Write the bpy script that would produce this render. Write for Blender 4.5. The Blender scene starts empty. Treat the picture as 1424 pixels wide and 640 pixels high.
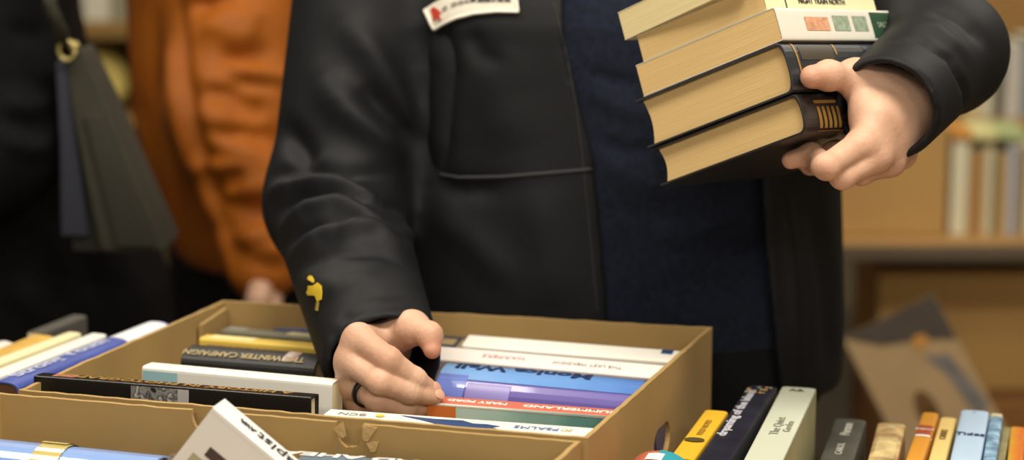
import bpy, bmesh, math, random
import numpy as np
from mathutils import Vector, Matrix
from mathutils.bvhtree import BVHTree
random.seed(7); rng = np.random.default_rng(7)
SC = bpy.context.scene; COL = SC.collection
# ------------------------------------------------------------------ camera
FPX, CAMH, VPY = 3000.0, 1.495, 574.0
PITCH = math.atan(VPY / FPX)
cam = bpy.data.cameras.new('camera'); camo = bpy.data.objects.new('camera', cam); COL.objects.link(camo)
camo.location = (0, 0, CAMH); camo.rotation_euler = (math.pi / 2 - PITCH, 0, 0)
cam.sensor_width = 36; cam.lens = 36 * FPX / 1424
cam.clip_start = 0.05
cam.dof.use_dof = True; cam.dof.focus_distance = 1.95; cam.dof.aperture_fstop = 2.9
SC.camera = camo
# ------------------------------------------------------------------ light
W = bpy.data.worlds.new('world'); SC.world = W; W.use_nodes = True
W.node_tree.nodes['Background'].inputs[0].default_value = (1.0, 0.95, 0.86, 1)
W.node_tree.nodes['Background'].inputs[1].default_value = 0.55
def area(name, loc, sx, sy, power, col=(1, .93, .80), rot=(0, 0, 0)):
    l = bpy.data.lights.new(name, 'AREA'); l.shape = 'RECTANGLE'; l.size = sx; l.size_y = sy; l.energy = power; l.color = col
    o = bpy.data.objects.new(name, l); COL.objects.link(o); o.location = loc; o.rotation_euler = rot
    return o
for x_, y_, p_ in ((.5, 1.35, 40), (-1.2, 2.1, 26), (1.9, 3.3, 30), (-.9, 3.9, 22), (-.7, -1.3, 52), (1.3, -1.3, 52), (.3, -4.2, 45)):
    area('ceiling_lamp', (x_, y_, 2.85), 1.3, .4, p_)
SC.view_settings.view_transform = 'Standard'; SC.view_settings.look = 'None'
SC.view_settings.exposure = 0.22; SC.view_settings.gamma = 1.0; SC.view_settings.use_curve_mapping = False
# ------------------------------------------------------------------ camera maths (build-time measuring of the photo)
cR = np.array([1., 0, 0]); cU = np.array([0, math.sin(PITCH), math.cos(PITCH)]); cD = np.array([0, math.cos(PITCH), -math.sin(PITCH)])
cC = np.array([0, 0, CAMH])
def ray(px, py): return cR * (px - 712) / FPX + cU * (320 - py) / FPX + cD
def atZ(px, py, z):
    r = ray(px, py); return cC + r * (z - CAMH) / r[2]
def atY(px, py, y):
    r = ray(px, py); return cC + r * y / r[1]
def at_plane(px, py, p0, n):
    r = ray(px, py); return cC + r * ((p0 - cC) @ n) / (r @ n)
# ------------------------------------------------------------------ materials
def lin(c):
    if isinstance(c, str): c = tuple(int(c[i:i + 2], 16) for i in (0, 2, 4))
    return tuple(((v / 255) / 12.92 if v / 255 <= .04045 else ((v / 255 + .055) / 1.055) ** 2.4) for v in c)
MATS = {}
def mat(name, col, rough=.6, var=.12, scale=8., stretch=(1, 1, 1), bump=0., bscale=60., metal=0., sheen=0., coat=0., spec=.5, sss=0., col2=None, detail=4.):
    if name in MATS: return MATS[name]
    m = bpy.data.materials.new(name); m.use_nodes = True; nt = m.node_tree; N = nt.nodes; L = nt.links
    b = N['Principled BSDF']; c = lin(col)
    tc = N.new('ShaderNodeTexCoord'); mp = N.new('ShaderNodeMapping'); mp.inputs['Scale'].default_value = stretch
    L.new(tc.outputs['Object'], mp.inputs['Vector'])
    n = N.new('ShaderNodeTexNoise'); n.inputs['Scale'].default_value = scale; n.inputs['Detail'].default_value = detail
    L.new(mp.outputs[0], n.inputs['Vector'])
    rp = N.new('ShaderNodeValToRGB'); rp.color_ramp.elements[0].position = .3; rp.color_ramp.elements[1].position = .7
    c2 = lin(col2) if col2 else c
    rp.color_ramp.elements[0].color = tuple(v * (1 - var) for v in c) + (1,)
    rp.color_ramp.elements[1].color = tuple(min(1, v * (1 + var)) for v in c2) + (1,)
    L.new(n.outputs['Fac'], rp.inputs[0]); L.new(rp.outputs[0], b.inputs['Base Color'])
    b.inputs['Roughness'].default_value = rough; b.inputs['Metallic'].default_value = metal
    b.inputs['Specular IOR Level'].default_value = spec
    b.inputs['Sheen Weight'].default_value = sheen; b.inputs['Coat Weight'].default_value = coat
    if sss:
        b.inputs['Subsurface Weight'].default_value = sss; b.inputs['Subsurface Radius'].default_value = (.012, .005, .003); b.inputs['Subsurface Scale'].default_value = .5
    if bump:
        n2 = N.new('ShaderNodeTexNoise'); n2.inputs['Scale'].default_value = bscale; n2.inputs['Detail'].default_value = 3
        L.new(mp.outputs[0], n2.inputs['Vector'])
        bp = N.new('ShaderNodeBump'); bp.inputs['Strength'].default_value = bump; bp.inputs['Distance'].default_value = .002
        L.new(n2.outputs['Fac'], bp.inputs['Height']); L.new(bp.outputs[0], b.inputs['Normal'])
    MATS[name] = m; return m
def pages_mat(name, col, rough=.85):
    # fine leaf lines that run along the block
    if name in MATS: return MATS[name]
    m = mat(name, col, rough, var=.05, scale=9., stretch=(1.2, 60, 1.2), bump=.12, bscale=14.)
    return m
def ramp_mat(name, cols, axis=0, scale=4., rough=.5, coat=0., span=1.0, noise=.25):
    """picture print: colours [(pos, hex)] along an object axis, roughened by noise"""
    if name in MATS: return MATS[name]
    m = bpy.data.materials.new(name); m.use_nodes = True; nt = m.node_tree; N = nt.nodes; L = nt.links; b = N['Principled BSDF']
    tc = N.new('ShaderNodeTexCoord'); sp = N.new('ShaderNodeSeparateXYZ'); L.new(tc.outputs['Object'], sp.inputs[0])
    n = N.new('ShaderNodeTexNoise'); n.inputs['Scale'].default_value = scale; n.inputs['Detail'].default_value = 5; L.new(tc.outputs['Object'], n.inputs['Vector'])
    mu = N.new('ShaderNodeMath'); mu.operation = 'DIVIDE'; mu.inputs[1].default_value = span; L.new(sp.outputs[axis], mu.inputs[0])
    s1 = N.new('ShaderNodeMath'); s1.operation = 'SUBTRACT'; s1.inputs[1].default_value = .5; L.new(n.outputs['Fac'], s1.inputs[0])
    s2 = N.new('ShaderNodeMath'); s2.operation = 'MULTIPLY'; s2.inputs[1].default_value = noise; L.new(s1.outputs[0], s2.inputs[0])
    ad = N.new('ShaderNodeMath'); ad.operation = 'ADD'; of = N.new('ShaderNodeMath'); of.operation = 'ADD'; of.inputs[1].default_value = .5; L.new(mu.outputs[0], of.inputs[0]); L.new(of.outputs[0], ad.inputs[0]); L.new(s2.outputs[0], ad.inputs[1])
    rp = N.new('ShaderNodeValToRGB'); e = rp.color_ramp.elements
    for i, (p, c) in enumerate(cols):
        q = e[i] if i < 2 else e.new(p)
        q.position = p; q.color = lin(c) + (1,)
    L.new(ad.outputs[0], rp.inputs[0]); L.new(rp.outputs[0], b.inputs['Base Color'])
    b.inputs['Roughness'].default_value = rough; b.inputs['Coat Weight'].default_value = coat
    MATS[name] = m; return m
def skin_mat(name):
    m = mat(name, 'cb9f84', .5, var=.10, scale=22., bump=.25, bscale=260., sss=.12, col2='d4ac92', spec=.4)
    nt = m.node_tree; N = nt.nodes; L = nt.links; b = N['Principled BSDF']
    at = N.new('ShaderNodeAttribute'); at.attribute_name = 'blush'
    mx = N.new('ShaderNodeMix'); mx.data_type = 'RGBA'; mx.blend_type = 'MIX'
    src = [l for l in L if l.to_socket == b.inputs['Base Color']][0].from_socket
    L.new(src, mx.inputs[6]); mx.inputs[7].default_value = lin('c27a5e') + (1,)
    L.new(at.outputs['Fac'], mx.inputs[0]); L.new(mx.outputs[2], b.inputs['Base Color'])
    return m
# ------------------------------------------------------------------ object helpers
def link(o, parent=None):
    COL.objects.link(o)
    if parent is not None: o.parent = parent
    return o
def tag(o, label=None, cat=None, group=None, kind=None):
    if label: o['label'] = label
    if cat: o['category'] = cat
    if group: o['group'] = group
    if kind: o['kind'] = kind
    return o
def thing(name, label, cat, M=None, group=None):
    o = bpy.data.objects.new(name, None); o.empty_display_size = .05; link(o)
    if M is not None: o.matrix_world = M
    return tag(o, label, cat, group)
def mesh(name, verts, faces, m, parent=None, smooth=False):
    me = bpy.data.meshes.new(name)
    if isinstance(verts, np.ndarray): verts = verts.tolist()
    if isinstance(faces, np.ndarray): faces = faces.tolist()
    me.from_pydata([tuple(v) for v in verts], [], faces); me.update()
    for mm in (m if isinstance(m, (list, tuple)) else [m]): me.materials.append(mm)
    if smooth: me.polygons.foreach_set('use_smooth', [True] * len(me.polygons))
    return link(bpy.data.objects.new(name, me), parent)
def bm_obj(name, bm, m, parent=None, smooth=False):
    bmesh.ops.recalc_face_normals(bm, faces=bm.faces)
    me = bpy.data.meshes.new(name); bm.to_mesh(me); bm.free()
    for mm in (m if isinstance(m, (list, tuple)) else [m]): me.materials.append(mm)
    if smooth: me.polygons.foreach_set('use_smooth', [True] * len(me.polygons))
    return link(bpy.data.objects.new(name, me), parent)
def bm_box(bm, lo, hi, bev=0., M=None):
    r = bmesh.ops.create_cube(bm, size=1)
    vs = r['verts']
    for v in vs: v.co = Vector([lo[i] + (v.co[i] + .5) * (hi[i] - lo[i]) for i in range(3)])
    if bev:
        es = list({e for v in vs for e in v.link_edges})
        g = bmesh.ops.bevel(bm, geom=es, offset=bev, segments=2, affect='EDGES', profile=.6)
        vs = list({v for v in vs if v.is_valid} | set(g['verts']))
    if M is not None: bmesh.ops.transform(bm, matrix=M, verts=vs)
def box(name, lo, hi, m, parent=None, bev=.002, M=None):
    bm = bmesh.new(); bm_box(bm, lo, hi, bev, M); return bm_obj(name, bm, m, parent)
def panel2d(bm, outer, holes, th, M):
    """flat sheet: outline in (x, z) with holes, thickness th along +y, placed by M"""
    b2 = bmesh.new(); edges = []
    for loop in [outer] + holes:
        vs = [b2.verts.new((x, 0, z)) for x, z in loop]
        for i in range(len(vs)): edges.append(b2.edges.new((vs[i], vs[(i + 1) % len(vs)])))
    bmesh.ops.triangle_fill(b2, use_beauty=True, use_dissolve=False, edges=edges, normal=(0, -1, 0))
    r = bmesh.ops.extrude_face_region(b2, geom=list(b2.faces))
    bmesh.ops.translate(b2, verts=[v for v in r['geom'] if isinstance(v, bmesh.types.BMVert)], vec=(0, th, 0))
    bmesh.ops.transform(b2, matrix=M, verts=b2.verts)
    me = bpy.data.meshes.new('t'); b2.to_mesh(me); b2.free(); bm.from_mesh(me); bpy.data.meshes.remove(me)
def tube(bm, pts, r, seg=8):
    pts = [Vector(p) for p in pts]; rs = r if isinstance(r, (list, tuple)) else [r] * len(pts); rings = []
    t0 = (pts[1] - pts[0]).normalized(); nrm = t0.orthogonal().normalized()
    for i, p in enumerate(pts):
        t = (pts[min(i + 1, len(pts) - 1)] - pts[max(i - 1, 0)]).normalized()
        nrm = (nrm - t * nrm.dot(t)).normalized(); bn = t.cross(nrm)
        rings.append([bm.verts.new(p + (nrm * math.cos(a) + bn * math.sin(a)) * rs[i]) for a in [2 * math.pi * k / seg for k in range(seg)]])
    for a, b in zip(rings[:-1], rings[1:]):
        for k in range(seg): bm.faces.new((a[k], a[(k + 1) % seg], b[(k + 1) % seg], b[k]))
    bm.faces.new(rings[0][::-1]); bm.faces.new(rings[-1])
def frame(o, X, Y, Z): return Matrix(((X[0], Y[0], Z[0], o[0]), (X[1], Y[1], Z[1], o[1]), (X[2], Y[2], Z[2], o[2]), (0, 0, 0, 1)))
def text(s, size, m, parent, M, name='lettering', ext=.0002, sx=1., bold=0., align='CENTER'):
    cu = bpy.data.curves.new(name, 'FONT'); cu.body = s; cu.size = size; cu.extrude = ext; cu.align_x = align; cu.align_y = 'CENTER'; cu.offset = bold; cu.resolution_u = 3
    cu.materials.append(m); o = bpy.data.objects.new(name, cu); link(o, parent)
    me = bpy.data.meshes.new_from_object(o.evaluated_get(bpy.context.evaluated_depsgraph_get())); bpy.data.objects.remove(o)
    o = link(bpy.data.objects.new(name, me), parent); o.matrix_local = M @ Matrix.Diagonal((sx, 1, 1, 1)); return o
# ------------------------------------------------------------------ distance-field modelling of bodies and cloth
def smin(a, b, k):
    h = np.clip(.5 + .5 * (b - a) / k, 0, 1); return b + (a - b) * h - k * h * (1 - h)
def smax(a, b, k): return -smin(-a, -b, k)
def cone(P, a, b, ra, rb):
    a = np.asarray(a, float); ab = np.asarray(b, float) - a; t = np.clip(((P - a) @ ab) / (ab @ ab), 0, 1)
    return np.linalg.norm(P - a - t[:, None] * ab, axis=1) - (ra + (rb - ra) * t)
def ell(P, c, r, rot=None):
    q = P - np.asarray(c, float)
    if rot is not None: q = q @ rot
    r = np.asarray(r, float); k0 = np.linalg.norm(q / r, axis=1); k1 = np.linalg.norm(q / r ** 2, axis=1) + 1e-9
    return k0 * (k0 - 1) / k1
def chain(P, pts, rs, k=.006):
    d = None
    for i in range(len(pts) - 1):
        e = cone(P, pts[i], pts[i + 1], rs[i], rs[i + 1]); d = e if d is None else smin(d, e, k)
    return d
def surf(f, lo, hi, h, blk=16):
    lo = np.asarray(lo, float); n = np.ceil((np.asarray(hi) - lo) / h / blk).astype(int)
    dims = n * blk + 1; A = np.full(dims, 1e3, np.float32)
    g = np.stack(np.meshgrid(*[np.arange(k) for k in n], indexing='ij'), -1).reshape(-1, 3)
    cen = lo + (g * blk + blk / 2) * h; fc = f(cen); rad = blk * h * .5 * 1.7321 * 1.5 + .004
    loc = np.stack(np.meshgrid(*[np.arange(blk + 1)] * 3, indexing='ij'), -1).reshape(-1, 3)
    for gi, v in zip(g, fc):
        s = tuple(slice(a * blk, a * blk + blk + 1) for a in gi)
        if abs(v) > rad:
            if v < 0: A[s] = np.where(A[s] > 900, v, A[s])
            continue
        A[s] = f(lo + (gi * blk + loc) * h).reshape(blk + 1, blk + 1, blk + 1)
    A[0] = A[-1] = 1; A[:, 0] = A[:, -1] = 1; A[:, :, 0] = A[:, :, -1] = 1
    S = A < 0; c = np.zeros(dims - 1, np.int8)
    for i in (0, 1):
        for j in (0, 1):
            for k in (0, 1): c += S[i:dims[0] - 1 + i, j:dims[1] - 1 + j, k:dims[2] - 1 + k]
    act = np.argwhere((c > 0) & (c < 8)); idx = np.full(dims - 1, -1, np.int64); idx[tuple(act.T)] = np.arange(len(act))
    acc = np.zeros((len(act), 3)); cnt = np.zeros(len(act))
    cor = [(i, j, k) for i in (0, 1) for j in (0, 1) for k in (0, 1)]
    for p in cor:
        for ax in range(3):
            if p[ax]: continue
            q = list(p); q[ax] = 1
            a = A[act[:, 0] + p[0], act[:, 1] + p[1], act[:, 2] + p[2]]; b = A[act[:, 0] + q[0], act[:, 1] + q[1], act[:, 2] + q[2]]
            m = (a < 0) != (b < 0); t = np.where(m, a / np.where(m, a - b, 1), 0)
            pt = np.repeat(np.array(p, float)[None], len(act), 0); pt[:, ax] += t
            acc[m] += pt[m]; cnt += m
    V = lo + (act + acc / cnt[:, None]) * h; Q = []
    for ax in range(3):
        s0 = [slice(None)] * 3; s1 = [slice(None)] * 3; s0[ax] = slice(0, -1); s1[ax] = slice(1, None)
        a = S[tuple(s0)]; b = S[tuple(s1)]; e = np.argwhere(a != b)
        u, w = (ax + 1) % 3, (ax + 2) % 3
        e = e[(e[:, u] > 0) & (e[:, w] > 0) & (e[:, u] < dims[u] - 1) & (e[:, w] < dims[w] - 1)]
        du = np.eye(3, dtype=int)[u]; dw = np.eye(3, dtype=int)[w]
        q = np.stack([idx[tuple((e - du - dw).T)], idx[tuple((e - dw).T)], idx[tuple(e.T)], idx[tuple((e - du).T)]], 1)
        fl = a[tuple(e.T)]; q[~fl] = q[~fl][:, ::-1]; Q.append(q)
    return V, np.concatenate(Q)
def relax(V, Q, it=2, lam=.5):
    e = np.concatenate([Q[:, [0, 1]], Q[:, [1, 2]], Q[:, [2, 3]], Q[:, [3, 0]]]); e = np.concatenate([e, e[:, ::-1]])
    n = np.bincount(e[:, 0], minlength=len(V))[:, None]
    for _ in range(it):
        s = np.stack([np.bincount(e[:, 0], V[e[:, 1], k], minlength=len(V)) for k in range(3)], 1)
        V = V + lam * (s / np.maximum(n, 1) - V)
    return V
def normals(V, Q):
    fn = np.cross(V[Q[:, 2]] - V[Q[:, 0]], V[Q[:, 3]] - V[Q[:, 1]]); N = np.zeros_like(V)
    for k in range(4):
        for j in range(3): N[:, j] += np.bincount(Q[:, k], fn[:, j], minlength=len(V))
    return N / (np.linalg.norm(N, axis=1)[:, None] + 1e-12)
def bvh(V, Q): return BVHTree.FromPolygons([Vector(v) for v in V], Q.tolist())
def hit(tree, px, py):
    d = Vector(ray(px, py)).normalized(); r = tree.ray_cast(Vector(cC), d)
    return (np.array(r[0]), np.array(r[1])) if r[0] is not None else (None, None)
def polydist(V, pts):
    pts = np.asarray(pts, float); best = np.full(len(V), 9.); tt = np.zeros(len(V)); n = len(pts) - 1
    for i in range(n):
        a = pts[i]; ab = pts[i + 1] - a; t = np.clip(((V - a) @ ab) / (ab @ ab + 1e-12), 0, 1)
        d = np.linalg.norm(V - a - t[:, None] * ab, axis=1); m = d < best; best[m] = d[m]; tt[m] = (i + t[m]) / n
    return best, tt
def folds(V, Q, strokes):
    """cloth folds: each stroke is a line on the cloth where it is pushed out (+) or in (-), width and height in metres"""
    tree = bvh(V, Q); N = normals(V, Q); off = np.zeros(len(V))
    for pts, w, amp in strokes:
        P3 = []
        for i in range(len(pts) - 1):
            for t in np.linspace(0, 1, 5):
                p, _ = hit(tree, *(np.array(pts[i]) * (1 - t) + np.array(pts[i + 1]) * t))
                if p is not None and (not P3 or np.linalg.norm(p - P3[-1]) > .003): P3.append(p)
        if len(P3) < 2: continue
        d, t = polydist(V, P3)
        off += amp * np.exp(-(d / w) ** 2) * np.clip(4 * t * (1 - t) + .25, 0, 1)
    return V + N * np.clip(off, -.016, .018)[:, None]
def on_cloth(name, tree, poly, m, parent, lift=.001, th=.0012, sub=3):
    """a thin patch sewn on cloth: outline from the photo, laid on the surface"""
    bm = bmesh.new(); vs = [bm.verts.new((x, y, 0)) for x, y in poly]; bm.faces.new(vs)
    bmesh.ops.triangulate(bm, faces=bm.faces)
    for _ in range(sub): bmesh.ops.subdivide_edges(bm, edges=[e for e in bm.edges if e.calc_length() > 3], cuts=1, use_grid_fill=True); bmesh.ops.triangulate(bm, faces=bm.faces)
    last = None
    for v in bm.verts:
        p, n = hit(tree, v.co.x, v.co.y)
        if p is None: p, n = last
        last = (p, n); n = np.array(n); 
        if n @ ray(v.co.x, v.co.y) > 0: n = -n
        v.co = Vector(p + n * lift)
    bmesh.ops.recalc_face_normals(bm, faces=bm.faces)
    o = bm_obj(name, bm, m, parent)
    md = o.modifiers.new('thick', 'SOLIDIFY'); md.thickness = th; md.offset = 0
    return o
def seam(name, tree, px, r, m, parent, lift=0.0):
    pts = []
    for i in range(len(px) - 1):
        for t in np.linspace(0, 1, 14)[(1 if i else 0):]:
            p, n = hit(tree, *(np.array(px[i]) * (1 - t) + np.array(px[i + 1]) * t))
            if p is not None and (not pts or np.linalg.norm(p - pts[-1]) < .05): pts.append(p + n * lift)
    bm = bmesh.new(); tube(bm, pts, r, 6); return bm_obj(name, bm, m, parent, True)
# ------------------------------------------------------------------ shared materials
CARD = mat('cardboard', 'a98a55', .85, var=.08, scale=9, bump=.12, bscale=60)
CARD2 = mat('cardboard_dull', '9a7442', .9, var=.12, scale=6, bump=.2)
CARDD = mat('cardboard_torn', 'bd9c68', .95, var=.12, scale=40, bump=.6, bscale=150)
CREAM = pages_mat('cream_pages', 'dac79a'); CREAM2 = pages_mat('pale_pages', 'e3d6b0')
WHITEP = mat('white_cover', 'e9e6dc', .45, var=.03); OFFW = mat('offwhite_cover', 'd9d6c4', .55, var=.05)
BLACKC = mat('black_cover', '1b1a1a', .5, var=.2); BLACKG = mat('black_gloss_cover', '151414', .28, var=.2)
INK = mat('black_ink', '1c1b1e', .6); WINK = mat('white_ink', 'e8e6e0', .6); GOLD = mat('gold_foil', 'a9823f', .5, metal=.4); NAVYINK = mat('navy_ink', '23406e', .5)
# ------------------------------------------------------------------ setting
tag(box('floor', (-4, -6, -.05), (4, 6.6, 0), mat('floor_vinyl', '6b6257', .5, scale=3)), kind='structure')
tag(box('wall_back', (-4, 6.5, 0), (4, 6.6, 3), mat('wall_paint', '8d7f66', .9, scale=2)), kind='structure')
tag(box('wall_left', (-4.1, -6, 0), (-4, 6.6, 3), mat('wall_paint', '8d7f66', .9)), kind='structure')
tag(box('wall_right', (4, -6, 0), (4.1, 6.6, 3), mat('wall_paint', '8d7f66', .9)), kind='structure')
tag(box('ceiling', (-4.1, -6, 3), (4.1, 6.6, 3.1), mat('ceiling_paint', 'd8d2c4', .9)), kind='structure')
# ------------------------------------------------------------------ the sale table
YAW = math.radians(-15.5)
tx = np.array([math.cos(YAW), math.sin(YAW), 0]); ty = np.array([-math.sin(YAW), math.cos(YAW), 0]); tz = np.array([0, 0, 1.])
WOOD = mat('table_top_wood', '8a6a44', .5, var=.15, scale=5, stretch=(1, 12, 12)); STEEL = mat('table_steel', '5b5a58', .4, metal=.7)
def folding_table(M, label, hx, hy, top, mt, thick=.028, ap=.05):
    t = thing('folding_table', label, 'table', M)
    box('tabletop', (-hx, -hy, top - thick), (hx, hy, top), mt, t, .004)
    bm = bmesh.new()
    bm_box(bm, (-hx + .04, -hy + .03, top - thick - ap), (hx - .04, -hy + .05, top - thick)); bm_box(bm, (-hx + .04, hy - .05, top - thick - ap), (hx - .04, hy - .03, top - thick))
    bm_box(bm, (-hx + .04, -hy + .05, top - thick - ap), (-hx + .06, hy - .05, top - thick)); bm_box(bm, (hx - .06, -hy + .05, top - thick - ap), (hx - .04, hy - .05, top - thick))
    bm_obj('apron', bm, STEEL, t)
    for sx in (-1, 1):
        for sy in (-1, 1):
            bm = bmesh.new(); tube(bm, [(sx * (hx - .09), sy * (hy - .08), 0), (sx * (hx - .09), sy * (hy - .08), top - thick - .02)], .016, 12); bm_obj('leg', bm, STEEL, t, True)
    return t
TT = .76
folding_table(frame(tx * 0.0 + ty * 1.67, tx, ty, tz), 'long wooden folding table carrying the open book boxes in front', 1.15, .485, TT, WOOD)
# ------------------------------------------------------------------ open cardboard boxes
def card_wall(parent, a, b, z0, z1, th, m, notches=(), holes=(), inward=1, name='side_panel', jag=.0007):
    """one wall from a to b (seen from outside a is left); notches: (distance, half width, depth) cut in the top edge; holes: stadium (distance, z, half width, radius)"""
    a = np.array(a, float); b = np.array(b, float); L = np.linalg.norm((b - a)[:2]); X = (b - a) / np.linalg.norm(b - a); Z = np.array([0, 0, 1.]); Y = np.cross(Z, X)
    top = []; n = int(L / .012)
    for i in range(n + 1):
        s = L * i / n
        if any(abs(s - c) < w + .004 for c, w, d in notches): continue
        top.append((s, z1 - z0 + (0 if i in (0, n) else random.uniform(-jag, jag * .4))))
    for c, w, d in notches:
        for k in range(13):
            ang = math.pi * k / 12; top.append((c - w * math.cos(ang), z1 - z0 - d * math.sin(ang) ** .6 + (random.uniform(-.0015, .0015) if 0 < k < 12 else 0)))
    top.sort(key=lambda q: q[0])
    outer = [(0, 0), (L, 0)] + top[::-1]
    hl = []
    for c, z, w, r in holes:
        hl.append([(c + (w if math.cos(t) > 0 else -w) + r * math.cos(t), z - z0 + r * math.sin(t)) for t in [2 * math.pi * k / 24 + .01 for k in range(24)]])
    bm = bmesh.new(); panel2d(bm, outer, hl, th * inward, frame((a[0], a[1], z0), X, Y, Z)); return bm_obj(name, bm, m, parent)
def open_box(label, BL, BR, FR, FL, z0, z1, m, group=None, back=None, right=None, left=None, front=None, th=.0045, name='cardboard_box'):
    c = (np.array(BL) + BR + FR + FL) / 4; t = thing(name, label, 'box', None, group)
    t.location = (c[0], c[1], z0); off = np.array([c[0], c[1]])
    P = [np.array([q[0] - off[0], q[1] - off[1], 0]) for q in (FL, FR, BR, BL)]
    for i, kw in enumerate((front, right, back, left)):
        kw = kw or {}; card_wall(t, P[i], P[(i + 1) % 4], 0, z1 - z0, th, m, **kw)
    bm = bmesh.new(); vs = [bm.verts.new((p[0] * .985, p[1] * .985, .001)) for p in P]; f = bm.faces.new(vs)
    r = bmesh.ops.extrude_face_region(bm, geom=[f]); bmesh.ops.translate(bm, verts=[v for v in r['geom'] if isinstance(v, bmesh.types.BMVert)], vec=(0, 0, th)); bm_obj('bottom_panel', bm, m, t)
    return t, P
ZB = .98
fBL, fBR, fFR, fFL = np.array([-.314, 2.285]), np.array([.206, 2.160]), np.array([.064, 1.756]), np.array([-.452, 1.912])
far_box, fP = open_box('open cardboard box against the man, oval hand hole in its right side', fBL, fBR, fFR, fFL, TT + .001, ZB, CARD, 'open book boxes on the table',
    right=dict(holes=[(.238, .150, .013, .016)]), left=dict(holes=[(.2, .135, .028, .021)]))
bm = bmesh.new()   # folded corner flap inside the far left corner
p3 = fP[3]; dL = (fP[0] - fP[3]); dL /= np.linalg.norm(dL); dB = (fP[2] - fP[3]); dB /= np.linalg.norm(dB)
q0 = p3 + dB * .012 + dL * .075; q1 = p3 + dB * .012 + dL * .012
panel2d(bm, [(0, 0), (.062, 0), (.062, .214), (.004, .208)], [], .004, frame(q0, (q1 - q0) / np.linalg.norm(q1 - q0), np.cross(tz, (q1 - q0) / np.linalg.norm(q1 - q0)), tz))
bm_obj('corner_flap', bm, CARD, far_box)
nBR, nBL = np.array([.058, 1.747]), np.array([-.468, 1.904]); nd = np.array([math.sin(math.radians(19.6)), math.cos(math.radians(19.6))])
nFR, nFL = nBR - nd * .43, nBL - nd * .43
Ln = np.linalg.norm(nBR - nBL)
def along(px, py):   # distance along the near box's back wall, from its right end
    p = atZ(px, py, ZB)[:2]; return float((p - nBR) @ (nBL - nBR) / Ln)
near_box, nP = open_box('open cardboard box nearest the camera, torn thumb notches in its back wall', nBL, nBR, nFR, nFL, TT + .001, ZB, CARD, 'open book boxes on the table',
    back=dict(notches=[(along(487, 588), .0125, .0225), (along(286, 567), .009, .017)]))
# torn paper liners hanging round the notches
off = near_box.location
for (px, py, w, h, rz) in ((500, 600, .013, .016, .35), (462, 597, .012, .013, -.5), (288, 583, .011, .02, .25), (483, 619, .012, .010, 0.)):
    p = atZ(px, py, ZB); Xw = np.append((nBL - nBR) / Ln, 0); Yw = np.cross(tz, Xw); s = along(px, py)
    zz = atY(px, py, nBR[1] + (nBL - nBR)[1] / Ln * s)[2]
    o = np.array([*(nBR + (nBL - nBR) / Ln * s), zz]) - np.array(off) - Yw * -.0 + Yw * .0052
    bm = bmesh.new(); ca, sa = math.cos(rz), math.sin(rz)
    pts = [(-w * .5, h * .5), (-w * .2, -h * .45), (w * .15, -h * .5), (w * .5, h * .3), (w * .1, h * .42)]
    panel2d(bm, [(x * ca - z * sa, x * sa + z * ca) for x, z in pts], [], .0012, frame(o, Xw, Yw, tz)); bm_obj('torn_liner', bm, CARDD, near_box)
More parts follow.
